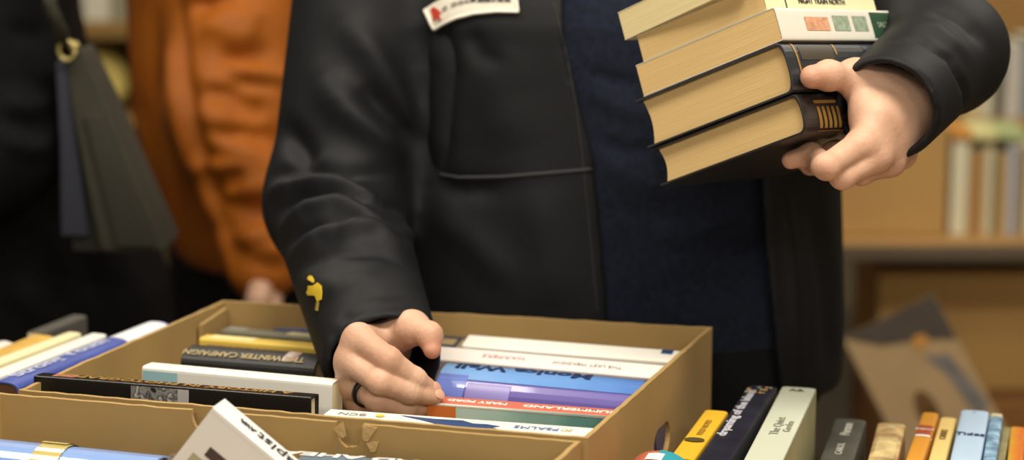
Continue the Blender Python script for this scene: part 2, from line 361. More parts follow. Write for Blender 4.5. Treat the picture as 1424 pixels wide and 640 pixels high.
# ------------------------------------------------------------------ books
class Book:
    def __init__(s, name, label, M, L, T, Wd, cover, pages=CREAM2, group=None, hard=False, n=4., r=None, recess=.003, concave=.0):
        s.L, s.T, s.W, s.n = L, T, Wd, n; s.r = r if r is not None else min(.004, T * .4); c = .0022 if hard else .0006; s.c = c
        s.root = thing(name, label, 'book', M, group)
        m = recess if hard else .0003
        prof = [(-T / 2, -Wd)] + [(-T / 2, -s.r - (Wd - s.r) * k) for k in (.5,)] + [s.sp(k / 12) for k in range(13)] + [(T / 2, -s.r - (Wd - s.r) * .5), (T / 2, -Wd)]
        inn = [(y * (1 - 2 * c / T), z - (c if z > -s.r - 1e-6 else 0)) for y, z in prof]
        V = []; F = []; k = len(prof)
        for x in (-L / 2, L / 2):
            V += [(x, y, z) for y, z in prof] + [(x, y, z) for y, z in inn]
        for i in range(k - 1):
            a, b = i, i + 1
            F += [(a, b, 2 * k + b, 2 * k + a), (k + b, k + a, 3 * k + a, 3 * k + b), (b, a, k + a, k + b), (2 * k + a, 2 * k + b, 3 * k + b, 3 * k + a)]
        F += [(0, 2 * k, 3 * k, k), (k - 1, 2 * k - 1, 4 * k - 1, 3 * k - 1)]
        o = mesh('cover', V, F, cover, s.root); s.cover = o
        bm = bmesh.new(); bm.from_mesh(o.data); bmesh.ops.recalc_face_normals(bm, faces=bm.faces); bm.to_mesh(o.data); bm.free()
        if hard:
            bv = o.modifiers.new('bev', 'BEVEL'); bv.width = .0007; bv.segments = 2; bv.limit_method = 'ANGLE'
        # page block
        hy = T / 2 - c - .0002; z0 = -Wd + m; pr = []
        for i in range(9):
            f = i / 8; pr.append((-hy + 2 * hy * f, z0 + concave * math.sin(math.pi * f)))
        for i in range(9):
            f = i / 8; y = hy - 2 * hy * f; q = abs(2 * y / T); pr.append((y, -s.r + s.r * max(0, 1 - q ** s.n) ** (1 / s.n) - c - .0008))
        bm = bmesh.new(); x0, x1 = -L / 2 + m, L / 2 - m
        va = [bm.verts.new((x0, y, z)) for y, z in pr]; vb = [bm.verts.new((x1, y, z)) for y, z in pr]
        bm.faces.new(va); bm.faces.new(vb[::-1])
        for i in range(len(pr)): j = (i + 1) % len(pr); bm.faces.new((va[i], va[j], vb[j], vb[i]))
        bm_obj('page_block', bm, pages, s.root)
    def sp(s, f):
        a = math.pi * f; e = 2 / s.n
        return (-s.T / 2 * math.copysign(abs(math.cos(a)) ** e, math.cos(a)), -s.r + s.r * abs(math.sin(a)) ** e)
    def zone(s, z, f):
        if z == 'spine':
            if s.n > 3: # flat spine: even spacing across
                y = -s.T / 2 + s.T * f; q = abs(2 * y / s.T); return (y, -s.r + s.r * max(0, 1 - q ** s.n) ** (1 / s.n))
            return s.sp(f)
        zz = -s.r - (s.W - s.r) * f
        return (-s.T / 2 if z == 'front' else s.T / 2, zz)
    def X(s, x): return -s.L / 2 + x * s.L
    def strip(s, z, x0, x1, f0, f1, m, name='printed_panel', lift=.0004, seg=10):
        V = []; F = []
        pts = [s.zone(z, f0 + (f1 - f0) * i / seg) for i in range(seg + 1)]
        for i, (y, zz) in enumerate(pts):
            a = np.array(pts[max(i - 1, 0)]); b = np.array(pts[min(i + 1, seg)]); t = (b - a) / (np.linalg.norm(b - a) + 1e-9); nn = np.array([-t[1], t[0]])
            if z == 'front': nn = np.array([-1, 0])
            if z == 'back': nn = np.array([1, 0])
            q = np.array([y, zz]) + nn * lift; V += [(s.X(x0), q[0], q[1]), (s.X(x1), q[0], q[1])]
        for i in range(seg): F.append((2 * i, 2 * i + 1, 2 * i + 3, 2 * i + 2))
        return mesh(name, V, F, m, s.root)
    def text(s, z, x, f, body, size, m, flip=False, sx=1., bold=0., name='lettering', vert=False):
        y, zz = s.zone(z, f); y1, z1 = s.zone(z, min(1, f + .02)); y0, z0 = s.zone(z, max(0, f - .02))
        t = np.array([0, y1 - y0, z1 - z0]); t /= np.linalg.norm(t) + 1e-9; nn = np.array([0, -t[2], t[1]])
        if z == 'front': nn = np.array([0, -1., 0])
        if z == 'back': nn = np.array([0, 1., 0])
        R = np.array([-1. if flip else 1., 0, 0]); 
        if vert: R = np.cross(R, nn)
        U = np.cross(nn, R)
        return text(body, size, m, s.root, frame(np.array([s.X(x), y, zz]) + nn * .0006, R, U, nn), name, sx=sx, bold=bold)
def spine_up(A, B, tilt=0.):
    A = np.asarray(A); B = np.asarray(B); X = (B - A) / np.linalg.norm(B - A); Z = np.array([0, 0, 1.]); Z -= X * (X @ Z); Z /= np.linalg.norm(Z); Y = np.cross(Z, X)
    a = math.radians(tilt); Z2 = Z * math.cos(a) + Y * math.sin(a); Y2 = np.cross(Z2, X)
    return frame((A + B) / 2, X, Y2, Z2), float(np.linalg.norm(B - A))
def pxbook(name, label, pa, pb, z, T, Wd, cover, tilt=0., **kw):
    M, L = spine_up(atZ(*pa, z), atZ(*pb, z), tilt); return Book(name, label, M, L, T, Wd, cover, **kw)
G1 = 'books standing in the far open box'
# left column of the far box, front to back
b = pxbook('hardcover_book', 'thin black hardcover with a grey photo strip, at the front left of the far box', (54, 520), (438, 550), .985, .020, .2, BLACKG, 4, group=G1, hard=True, n=5, r=.002)
b.strip('front', .36, .57, .0, .6, ramp_mat('grey_photo', [(0, '1d1d1f'), (.35, '8b8a88'), (.5, '3a393a'), (.75, 'b9b6b2')], 0, 110, .35, 0, .3, 2.4), 'cover_photo')
b.strip('front', .53, .57, .0, .6, mat('pale_grey_ink', 'a9a4a6', .5), 'cover_stripe', .0007)
b.text('spine', .5, .5, 'A HISTORY IN PHOTOGRAPHS', .0125, GOLD, True, sx=1.35, name='gilt_lettering', bold=.0003)
b.strip('spine', .06, .14, .2, .8, mat('red_ink', 'b0605c', .6), 'spine_label')
b = pxbook('paperback_book', 'white paperback with pale blue corner block, behind the thin black hardcover', (206, 506), (469, 529.5), .981, .024, .2, WHITEP, 3, group=G1, pages=CREAM2)
b.strip('front', .005, .19, .0, .3, mat('pale_blue_ink', '9cc3cc', .5), 'cover_block')
bm = bmesh.new()
pts = [(.0, .0), (.012, .007), (.028, .009), (.043, .0065), (.049, .0), (.046, -.007), (.03, -.004), (.014, -.003)]
panel2d(bm, pts, [], .0003, frame((b.X(.60), -b.T / 2 - .0006, -.030), (1, 0, 0), (0, 1, 0), (0, 0, 1))); bm_obj('cover_picture', bm, ramp_mat('red_shape', [(0, 'd98868'), (.6, 'b5482c'), (1, '5a2a22')], 0, 40, .5, 0, .08, .5), b.root)
b = pxbook('hardcover_book', 'black hardcover with worn gold lettering on a wide spine, left column of the far box', (262, 483), (447, 497), .975, .042, .19, BLACKC, -6, group=G1, hard=True, n=2.4, r=.012)
b.text('spine', .45, .36, 'THE WINTER CAMPAIGN', .0115, mat('dull_gold', '9c8a5c', .5), True, sx=1.0, name='gilt_lettering', bold=.0003)
b.text('spine', .42, .68, 'COLLECTED', .011, mat('rust_ink', '7c5140', .6), True, sx=1.5)
b.strip('spine', .74, .84, .3, .72, ramp_mat('spine_picture', [(0, '6a6aa0'), (.5, 'e0ddd8'), (1, '8a6a60')], 0, 60, .5, 0, .1, .8), 'spine_picture')
b = pxbook('paperback_book', 'yellow paperback lying spine up behind the black and gold hardcover', (284, 467), (458, 481), .966, .023, .18, mat('yellow_cover', 'd8b74e', .5, var=.06), 2, group=G1)
b.strip('spine', .06, .42, .1, .9, mat('pale_yellow_ink', 'e9d795', .5), 'spine_label')
b = pxbook('paperback_book', 'olive grey paperback with a cream label, second row from the back of the far box', (312, 456), (462, 469), .957, .022, .17, mat('olive_grey_cover', '6f6a55', .6), 2, group=G1)
b.strip('spine', .6, .92, .15, .85, mat('cream_ink', 'c9bd94', .6), 'spine_label'); b.strip('spine', .04, .22, .2, .9, mat('grey_ink', '8d8a80', .6), 'spine_panel')
b = pxbook('hardcover_book', 'slate blue hardcover at the back left corner of the far box', (324, 446), (470, 458), .955, .024, .17, mat('slate_blue_cover', '4a5474', .5, var=.25, scale=30), 2, group=G1, hard=True)
b.strip('spine', .12, .38, .1, .9, mat('mist_ink', '8f97a8', .6), 'spine_label')
# right column of the far box
b = pxbook('paperback_book', 'white paperback with dark blue bird shape on its spine, front of the far box', (452, 575.5), (826, 603), .973, .036, .19, WHITEP, 0, group=G1, r=.0025, n=6)
def shape(b, pts, m, name, x, y, s=1., z=None):
    bm = bmesh.new(); panel2d(bm, [(px * s, pz * s) for px, pz in pts], [], .0003, frame((b.X(x), y, .0008 if z is None else z), (1, 0, 0), (0, 0, -1), (0, 1, 0))); return bm_obj(name, bm, m, b.root)
shape(b, [(-.052, .012), (-.02, .0085), (.006, .010), (.018, .003), (.03, .004), (.043, .0005), (.036, -.004), (.043, -.0085), (.02, -.0125), (-.004, -.0135), (-.012, -.006), (-.03, .003)], NAVYINK, 'spine_picture', .485, -.002)
b.text('spine', .79, .55, 'PSALMS', .011, mat('blue_ink', '5a78a8', .6), True, sx=1.1); b.text('spine', .9, .55, 'XI', .011, mat('tan_ink', 'c9b48a', .6), True)
b.text('spine', .1, .6, 'BCN', .010, mat('grey_ink', '8d8a80', .6), True, sx=1.3)
bm = bmesh.new(); bmesh.ops.create_circle(bm, cap_ends=True, radius=.0042, segments=20, matrix=Matrix.Translation((b.X(.205), .004, .0009))); bm_obj('yellow_dot', bm, mat('yellow_dot_ink', 'e3bd2e', .5), b.root)
b = pxbook('paperback_book', 'paperback with a red spine strip and sea green cover leaning back in the far box', (600, 555), (872, 576), .962, .027, .165, ramp_mat('sea_cover', [(0, 'c9d6cb'), (.45, 'a9c4b8'), (.7, '5f8f88'), (1, '3f6f70')], 0, 14, .4, 0, .26, .5), 0, group=G1, r=.002, n=6)
b.strip('spine', 0, 1, 0, 1, mat('coral_ink', 'c9705a', .5, var=.05), 'spine_strip'); b.text('spine', .71, .5, 'SUMMERLAND', .010, WINK, True, sx=1.35, bold=.0003); b.text('spine', .24, .5, 'MARY FORD', .009, WINK, True, sx=1.15, bold=.0003)
b.strip('front', 0, .15, .0, .5, mat('orange_ink', 'd0702c', .5), 'cover_block')
PUR = ramp_mat('violet_jacket', [(0, '5a4c92'), (.3, '6a60a8'), (.5, '5d559c'), (.72, '7a74b4'), (1, '5a5098')], 1, 9, .25, .6, .055, .22)
b = pxbook('hardcover_book', 'thick hardcover in a glossy violet and blue jacket, beside the hand in the far box', (612, 519), (890, 544), .968, .056, .18, PUR, -24, group=G1, hard=True, n=2.2, r=.016)
# the jacket's colours run across the spine: blue at the back, violet at the front
b.strip('spine', 0, 1, .44, .985, ramp_mat('jacket_blue', [(0, '8db4e4'), (.5, '6c9ad8'), (1, '4f78c0')], 0, 16, .25, .6, .28, .6), 'blue_band', seg=8)
b.text('spine', .40, .69, 'Monica Wall', .0175, mat('navy_lettering', '26365c', .5), True, sx=1.55, bold=.0006)
b.strip('spine', .0, .15, .03, .50, ramp_mat('jacket_periwinkle', [(0, '6f80cc'), (.6, '8d92d2'), (1, '6a64b0')], 0, 20, .25, .6, .1, .4), 'spine_panel')  # paler blue violet patch on the front half of the spine's left end
b.strip('spine', .16, .38, .10, .40, mat('lilac_ink', '8a80bc', .3), 'spine_panel')
b = pxbook('paperback_book', 'off white paperback with faint pink lettering, behind the violet jacketed book', (606, 489), (930, 517), .966, .024, .175, mat('pinkish_cover', 'e6dcd6', .5, var=.04), -20, group=G1)
b.text('spine', .3, .5, 'HARPERS', .008, mat('pink_ink', 'd0a8aa', .6), True, sx=1.4); b.text('spine', .66, .45, 'THE LAST MEADOW', .006, mat('mid_grey_ink', 'a39d98', .6), True, sx=1.3)
b = pxbook('paperback_book', 'clean white paperback with a small navy block, at the back right of the far box', (648, 472), (958, 496), .968, .026, .17, WHITEP, -14, group=G1)
b.strip('spine', .875, .925, .55, .95, NAVYINK, 'spine_label')
b = pxbook('paperback_book', 'small dark blue paperback between the hand and the clean white paperback', (560, 468), (640, 474.5), .955, .030, .15, mat('dark_blue_cover', '28304a', .5), -8, group=G1)
b.strip('spine', .62, .95, .1, .6, mat('sand_ink', 'a8926a', .6), 'spine_label')
# near box
G2 = 'books in the near open box'
b = pxbook('hardcover_book', 'pale blue plastic covered book with yellowed tape across its spine', (-34, 611), (222, 637), .955, .056, .16, mat('pale_blue_plastic', '7f9fd8', .22, var=.06, coat=.8), -3, group=G2, hard=True, n=2, r=.022)
TAPE = mat('yellowed_tape', 'bda963', .25, var=.12, scale=60, coat=.6)
b.strip('spine', .36, .51, .02, .98, TAPE, 'sticky_tape', .0012, 16); b.text('spine', .74, .80, 'COLOUR HANDBOOK', .010, mat('navy_lettering', '26365c', .5), True, sx=1.2)
b.strip('spine', .0, .22, .75, .99, mat('tan_spine', 'a8895f', .6), 'spine_label', .0008); b.strip('spine', .35, .49, .55, .75, mat('tape_inner', 'e0cf86', .25, coat=.5), 'tape_overlap', .0022)
b = pxbook('paperback_book', 'blue grey book lettered ROAD AHEAD, upside down in the near box', (418, 636), (760, 663), .957, .034, .16, mat('blue_grey_cover', '5c6f7e', .4, var=.2, scale=16), 0, group=G2)
b.text('spine', .37, .80, 'THE ROAD AHEAD', .0165, WINK, True, sx=1.75, bold=.0005)
b = pxbook('paperback_book', 'small dark brown book beside the taped blue book', (233, 635), (275, 639), .95, .03, .15, mat('dark_brown_cover', '5a4636', .5), 0, group=G2)
TM = np.array([[.7719, .2014, .603], [-.1743, .9792, -.1039], [-.6114, -.0248, .7909]]); TO = np.array([-.2462, 1.72, 1.0175])
s_, n_, h_ = TM.T; t_ = .0302; L_ = .198
b = Book('paperback_book', 'white paperback standing on its corner in the near box, dark bar on its cover', frame(TO + s_ * L_ / 2 + n_ * t_ / 2, s_, n_, h_), L_, t_, .128, mat('cool_white_cover', 'e6e5e2', .4, var=.02), pages=mat('white_pages', 'e9e6da', .8), r=.0025, n=6, group=G2)
b.text('spine', .41, .5, 'Therapist', .0185, INK, True, sx=1.12, bold=.0001); b.text('spine', .155, .5, 'AVA', .0075, INK, True, sx=1.1, bold=.0005)
b.strip('front', .0, 1, .018, .021, mat('crease_grey', 'c9c8c6', .6), 'cover_crease')
b.strip('front', .093, .6, .21, .285, mat('umber_bar', '4a3a36', .5), 'cover_bar'); b.strip('front', .05, .17, .32, .46, mat('olive_blot', 'a9a886', .6), 'cover_block')
# ------------------------------------------------------------------ row of books to the right, spines up
G3 = 'books standing spine up right of the boxes'
def row(name, label, far, near, z, T, cover, L=.22, Wd=None, **kw):
    B = atZ(*far, z); A = atZ(*near, z); X = (B - A) / np.linalg.norm(B - A); A = B - X * L
    M, _ = spine_up(A, B); Wd = Wd or z - TT - .001
    return Book(name, label, M, L, T, Wd, cover, group=kw.pop('group', G3), **kw)
b = row('paperback_book', 'bright yellow paperback wedged against the right side of the far box', (996, 571), (953, 630), 0.935, .023, mat('bright_yellow_cover', 'dcae2c', .5, var=.05), L=.165)
b.text('spine', .62, .45, 'FIELD NOTES', .008, mat('ochre_ink', '9a7a2c', .6), sx=1.1)
bm = bmesh.new(); bmesh.ops.create_circle(bm, cap_ends=True, radius=1, segments=24, matrix=Matrix.Translation((b.X(.36), 0, .0009)) @ Matrix.Diagonal((.007, .0095, 1, 1))); bm_obj('spine_emblem', bm, mat('dark_olive_ink', '4c4220', .6), b.root)
b = row('paperback_book', 'dark navy paperback with white lettering and orange specks, right of the yellow paperback', (1061, 537), (991, 640), .935, .029, mat('night_cover', '23222e', .4, var=.3, scale=30), L=.29, r=.003, pages=pages_mat('speckled_edge', '4a4540'))
b.text('spine', .64, .74, 'dreaming of the island', .0125, mat('ash_ink', 'b9b9c4', .5), sx=1.5, bold=.0004)
for i in range(14):
    bm = bmesh.new(); bmesh.ops.create_circle(bm, cap_ends=True, radius=random.uniform(.0012, .0026), segments=7, matrix=Matrix.Translation((b.X(random.choice([.97, .94, .9, .45, .42, .38])), random.uniform(-.012, .012), .0009))); bm_obj('spine_speck', bm, mat('orange_speck', 'd79a4a', .5) if i % 2 else mat('pale_speck', 'c9c0a8', .5), b.root)
b = row('hardcover_book', 'tall pale grey book with faint grey lettering, right of the navy paperback', (1111, 539), (1061, 640), .935, .034, mat('pale_grey_cover', 'c4c7b4', .5, var=.05), L=.29, r=.003, n=6)
b.text('spine', .955, .5, 'A.B.', .0085, mat('dark_grey_ink', '55554c', .6), bold=.0004, flip=False, vert=True); b.text('spine', .50, .55, 'The Quiet', .012, mat('ash_grey_ink', '8e8f80', .6), sx=1.2); b.text('spine', .50, .25, 'Garden', .010, mat('ash_grey_ink', '8e8f80', .6), sx=1.2)
b.strip('front', 0, 1, .0, .95, mat('olive_drab_cover', 'a09a72', .6, var=.15, scale=10), 'side_panel')
b = row('paperback_book', 'charcoal paperback with chalky lettering along its spine', (1183, 583), (1163, 640), .892, .032, mat('charcoal_cover', '4a4940', .55, var=.25, scale=30), L=.2)
b.text('spine', .80, .5, 'Person', .013, mat('chalk_ink', 'c4c2b8', .6), sx=1.2, bold=.0003); b.text('spine', .45, .5, 'CAROL', .010, mat('chalk_ink', 'c4c2b8', .6), sx=1.2)
b = row('paperback_book', 'worn tan and brown paperback with pale blotches', (1240, 589), (1227, 640), .892, .028, mat('worn_tan_cover', '9a7148', .6, var=.3, scale=45, col2='c8ac78'), L=.19)
b.strip('spine', .9, .955, .35, .6, mat('cream_ink', 'c9bd94', .6), 'spine_label'); b.strip('spine', .35, .72, .15, .85, mat('straw_ink', 'cfb982', .6, var=.3, scale=60), 'spine_panel')
b = row('paperback_book', 'orange paperback with a brick red band, leaning by the cream paperback', (1294, 574), (1271, 640), .90, .0165, mat('amber_cover', 'd08f2e', .5, var=.06), L=.19)
b.strip('spine', .56, .74, .0, 1, mat('brick_ink', 'a34a2c', .5), 'spine_band'); b.strip('spine', .53, .56, .0, 1, WINK, 'spine_rule'); b.text('spine', .66, .5, 'DIANA', .006, WINK, vert=True)
b = row('paperback_book', 'cream yellow paperback with small brown lettering, between the orange and pale blue books', (1319, 581), (1303, 640), .895, .0165, mat('cream_yellow_cover', 'e2c67c', .55, var=.06), L=.19)
b.text('spine', .66, .5, 'CASTLE', .0085, mat('brown_ink', '7a5a30', .6), sx=1.2, bold=.0002)
b = row('paperback_book', 'pale sky blue paperback with a dark motif, tallest in the right part of the row', (1356, 571), (1342, 640), .905, .028, mat('sky_cover', 'b4cbe4', .45, var=.05), L=.2)
b.text('spine', .55, .5, 'Tides', .013, mat('navy_lettering', '26365c', .5), vert=True, bold=.0003); b.text('spine', .955, .5, 'v', .007, mat('steel_ink', '6d86a8', .5), vert=True)
b = row('paperback_book', 'thin denim blue paperback with pale print, right of the sky blue one', (1386, 575), (1376, 640), .903, .0125, mat('denim_cover', '4a7096', .5, var=.35, scale=60, col2='8fb0c8'), L=.2)
b.strip('spine', .93, .99, .0, 1, mat('cream_ink', 'c9bd94', .6), 'spine_label')
b = row('paperback_book', 'thin moss grey paperback beside the orange striped one at the right edge', (1400, 594), (1392, 640), .888, .0075, mat('moss_cover', '8a8058', .6, var=.25, scale=50), L=.19)
b = row('paperback_book', 'orange and yellow striped paperback at the right end of the row', (1416, 594), (1412, 640), .888, .0155, ramp_mat('striped_cover', [(0, 'c9882c'), (.3, 'cf6a26'), (.7, 'd2902e'), (1, 'c9b23c')], 1, 40, .5, 0, .02, .5), L=.19)
# rounded red and teal book in front of the yellow one
b = row('paperback_book', 'shiny coral and teal book with a rounded spine, in front of the yellow paperback', (918, 627), (909, 640), 0.945, .052, mat('coral_cover', 'cf6656', .3, coat=.6, var=.05), L=.15, n=2, r=.016)
b.strip('spine', 0, 1, .02, .5, mat('teal_cover', '3fa6b4', .3, coat=.6, var=.06), 'teal_half', .0006, 12); b.strip('spine', .80, .93, .42, .6, WINK, 'spine_emblem', .001)
# ------------------------------------------------------------------ books left of the far box
G4 = 'books lying left of the far box'
b = pxbook('hardcover_book', 'deep blue hardcover with white lettering alongside the left wall of the far box', (6, 531), (221, 447), .965, .032, .19, mat('deep_blue_cover', '4756a0', .4, var=.15, scale=20), 0, group=G4, hard=True, n=2.5, r=.008, pages=pages_mat('brown_edge', '6a4c2c'))
b.text('spine', .36, .55, 'Strong Youth', .021, mat('pale_violet_ink', 'b9bfe0', .5), sx=1.4, bold=.0004); b.strip('spine', .70, .985, .1, .95, ramp_mat('pale_blue_print', [(0, '5a6cb0'), (.4, 'c4c9dc'), (1, 'e2e4ea')], 0, 22, .5, 0, .2, .8), 'spine_picture')
b = pxbook('paperback_book', 'white paperback lying between the deep blue hardcover and a cream one', (-20, 525), (137, 464), .957, .020, .18, WHITEP, 0, group=G4)
b = pxbook('paperback_book', 'cream paperback with a thin spine, second from the yellow one at the left', (-20, 508), (103, 462), .955, .018, .18, mat('cream_cover', 'e4dcb0', .5, var=.04), 0, group=G4)
b = pxbook('paperback_book', 'mustard yellow paperback at the far left of the table', (-30, 502), (60, 466), .948, .026, .17, mat('mustard_cover', 'c9a04a', .55, var=.15, scale=30), 0, group=G4)
b = pxbook('paperback_book', 'pinkish white paperback at the left picture edge beyond the mustard one', (-60, 490), (14, 476), .94, .03, .17, mat('pinkish_cover', 'e6dcd6', .5), 0, group=G4)
b = pxbook('hardcover_book', 'grey hardcover standing behind the cream paperback by the dark coat', (48, 462), (110, 438), .94, .02, .17, mat('warm_grey_cover', '4f4b45', .7), 0, group=G4)
# ------------------------------------------------------------------ people: shared modelling
def A3(*v): return np.array(v, float)
def body_mesh(name, pieces, m, parent, blush=()):
    """pieces: list of (V, Q) merged into the one body mesh"""
    V = np.concatenate([p[0] for p in pieces]); o = 0; Qs = []
    for v, q in pieces: Qs.append(q + o); o += len(v)
    ob = mesh(name, V, np.concatenate(Qs), m, parent, True)
    a = ob.data.attributes.new('blush', 'FLOAT', 'POINT'); b = np.zeros(len(V))
    for c, r, k in blush: b = np.maximum(b, k * np.exp(-(np.linalg.norm(V - np.asarray(c), axis=1) / r) ** 2))
    a.data.foreach_set('value', b.astype(np.float32)); return ob
def cloth(name, V, Q, m, parent): return mesh(name, V, Q, m, parent, True)
def head_sdf(P, c, yaw=0., s=1.):
    """head with face; c = centre of the skull, facing -y turned by yaw"""
    q = (P - c) / s; ca, sa = math.cos(-yaw), math.sin(-yaw); q = np.stack([q[:, 0] * ca - q[:, 1] * sa, q[:, 0] * sa + q[:, 1] * ca, q[:, 2]], 1)
    d = ell(q, (0, .012, .02), (.076, .096, .098)); d = smin(d, ell(q, (0, -.03, -.045), (.058, .062, .075)), .03)
    d = smin(d, ell(q, (0, -.062, -.098), (.026, .024, .02)), .025)                      # chin
    d = smin(d, cone(q, (0, -.088, .012), (0, -.112, -.028), .008, .013), .014)           # nose
    d = smin(d, cone(q, (-.035, -.079, .026), (.035, -.079, .026), .009, .009), .012)     # brow
    for sx in (-1, 1):
        d = smax(d, -ell(q, (sx * .031, -.094, .008), (.017, .012, .011)), .008); d = smin(d, ell(q, (sx * .031, -.077, .008), (.0125, .0125, .0115)), .002)
        d = smin(d, ell(q, (sx * .079, .012, -.008), (.008, .02, .031)), .006)
    d = smin(d, cone(q, (-.02, -.089, -.058), (.02, -.089, -.058), .0055, .0055), .006); d = smin(d, cone(q, (-.016, -.089, -.068), (.016, -.089, -.068), .006, .006), .005)
    d = smin(d, cone(q, (0, .025, -.06), (0, .04, -.19), .056, .06), .03)
    return d * s
SKIN = skin_mat('skin'); HAIR = mat('dark_hair', '2c211a', .6, var=.3, scale=60, stretch=(1, 1, .2), bump=.8, bscale=80); NAIL = mat('fingernail_skin', 'dbab92', .3, var=.04, coat=.2)
SOFT = mat('black_softshell', '0f1013', .62, var=.10, scale=300, bump=.10, bscale=700, sheen=.0, spec=.28)
SEAMM = mat('black_seam', '2b2b2d', .6, var=.05, spec=.35)
NAVY = mat('navy_knit', '141b2b', .9, var=.35, scale=140, bump=.5, bscale=420, sheen=.15, spec=.2)
TROUS = mat('black_trousers', '17181b', .9, var=.15, scale=40, bump=.2, bscale=400, spec=.2)
SHOE = mat('dark_leather', '241d19', .45, spec=.4)
# ------------------------------------------------------------------ the man choosing books
TC = A3(.116, 2.385, 0)
def torso(P, grow=0., zlo=.84, zhi=1.46, soft=.02):
    z = P[:, 2]
    a = np.interp(z, [.80, .95, 1.10, 1.28, 1.40, 1.47], [.252, .252, .244, .240, .205, .10]) + grow
    b = np.interp(z, [.80, .95, 1.10, 1.28, 1.40, 1.47], [.150, .152, .148, .146, .115, .075]) + grow
    cy = TC[1] + np.interp(z, [.8, 1.1, 1.3, 1.45], [0, -.004, .0, .02])
    x = (P[:, 0] - TC[0]) / a; y = (P[:, 1] - cy) / b
    k0 = (np.abs(x) ** 2.5 + np.abs(y) ** 2.5) ** (1 / 2.5); d = (k0 - 1) * np.minimum(a, b)
    return smax(smax(d, z - zhi, .05), zlo - z, soft)
# arms: image-left arm reaches into the box, image-right arm carries the stack
SHL, ELL, WRL = A3(-.150, 2.39, 1.375), atY(464, 282, 2.285), atY(530, 480, 2.050)
SHR, ELR, WRR = A3(.325, 2.39, 1.365), atY(1314, 72, 2.12), atY(1257, 143, 2.012)
def sleeve(P, sh, el, cuff, r, grow=0., cut=True):
    d = smin(cone(P, sh, el, r[0] + grow, r[1] + grow), cone(P, el, cuff, r[1] + grow, r[2] + grow), .03)
    if cut:
        ax = (cuff - el) / np.linalg.norm(cuff - el); d = smax(d, np.where(np.linalg.norm(P - cuff, axis=1) < .16, (P - cuff) @ ax, -1.), .003)
    return d
CUL = atY(533, 508, 1.990); CUR = atY(1231, 153, 1.962)
RL_, RR_ = (.082, .070, .057), (.076, .056, .0505)
def edge_l(z): return np.interp(z, [.86, .95, 1.05, 1.15, 1.26, 1.40], [.112, .104, .096, .086, .056, .055])
def edge_r(z): return np.interp(z, [.86, .95, 1.05, 1.15, 1.26, 1.40], [.292, .280, .268, .262, .24, .19])
def jacket_f(P):
    d = torso(P, .006, .862, 1.455)
    d = smin(d, sleeve(P, SHL, ELL, CUL, RL_), .028); d = smin(d, sleeve(P, SHR, ELR, CUR, RR_), .028)
    hollow = torso(P, -.006, .7, 1.6)
    hollow = np.minimum(hollow, np.minimum(cone(P, CUL + (ELL - CUL) * .3, CUL + (CUL - ELL) * .3, RL_[2] - .008, RL_[2] - .008), cone(P, CUR + (ELR - CUR) * .35, CUR + (CUR - ELR) * .3, RR_[2] - .008, RR_[2] - .008)))
    z = P[:, 2]; op = np.maximum(np.maximum(edge_l(z) - P[:, 0], P[:, 0] - edge_r(z)), P[:, 1] - TC[1])
    # the opening belongs to the body of the jacket, not to the sleeve that passes in front
    op = np.maximum(op, torso(P, .03, .7, 1.6))
    return smax(smax(d, -hollow, .003), -op, .006)
V, Q = surf(jacket_f, (-.33, 1.93, .84), (.56, 2.57, 1.50), .0042); V = relax(V, Q, 3)
FOLDS_MAN = [
    ([(453, 502), (462, 464), (480, 440), (530, 425), (586, 420)], .0055, -.0035),     ([(452, 105), (480, 150), (520, 185), (565, 222)], .020, .010), ([(480, 25), (520, 80), (560, 150), (585, 195)], .018, .008), ([(500, 120), (540, 165), (575, 200)], .014, -.007),
    ([(392, 178), (418, 205), (432, 228)], .014, -.008), ([(384, 246), (440, 238), (540, 244)], .010, -.009), ([(376, 266), (410, 250), (460, 252), (530, 280)], .011, .008),
    ([(383, 296), (420, 272), (480, 268), (560, 292)], .009, -.008), ([(392, 318), (430, 290), (470, 282), (520, 300)], .010, .008), ([(398, 338), (430, 318), (490, 298), (565, 330)], .009, -.007), ([(470, 330), (520, 318), (575, 330)], .009, .006),
    ([(405, 348), (450, 322), (520, 324), (572, 348)], .012, .006), ([(410, 375), (460, 352), (530, 352), (575, 372)], .011, -.004), ([(418, 392), (470, 400), (545, 378)], .014, .004), ([(470, 440), (520, 412), (580, 405)], .010, -.003),
    ([(598, 30), (614, 100), (606, 180), (600, 250)], .026, -.012), ([(645, 55), (636, 130), (624, 238)], .016, .004), ([(650, 42), (668, 75), (700, 90)], .012, -.004), ([(700, 60), (690, 130), (715, 210)], .03, .004),
    ([(600, 250), (640, 265), (700, 262)], .014, -.005), ([(600, 300), (650, 330), (720, 400)], .02, .004), ([(740, 260), (760, 340), (770, 430)], .025, .004),
    ([(1242, 54), (1280, 56), (1322, 84), (1343, 125), (1343, 158)], .0055, -.0045), ([(1250, 38), (1300, 40), (1350, 80)], .012, .005), ([(1290, 8), (1330, 25), (1372, 60)], .012, -.005), ([(1090, 260), (1105, 380), (1112, 540)], .010, .004), ([(1130, 270), (1150, 400), (1155, 530)], .018, -.006)]
FOLDS_MAN = [(p, w, a * (1.5 if max(q[0] for q in p) < 600 else 1.15)) for p, w, a in FOLDS_MAN]
V = folds(V, Q, FOLDS_MAN); V = relax(V, Q, 1, .4)
man = thing('person', 'man in an open black softshell jacket over a navy sweater, choosing books from the box', 'person', None)
JT = bvh(V, Q)
jk = cloth('jacket', V, Q, SOFT, man)
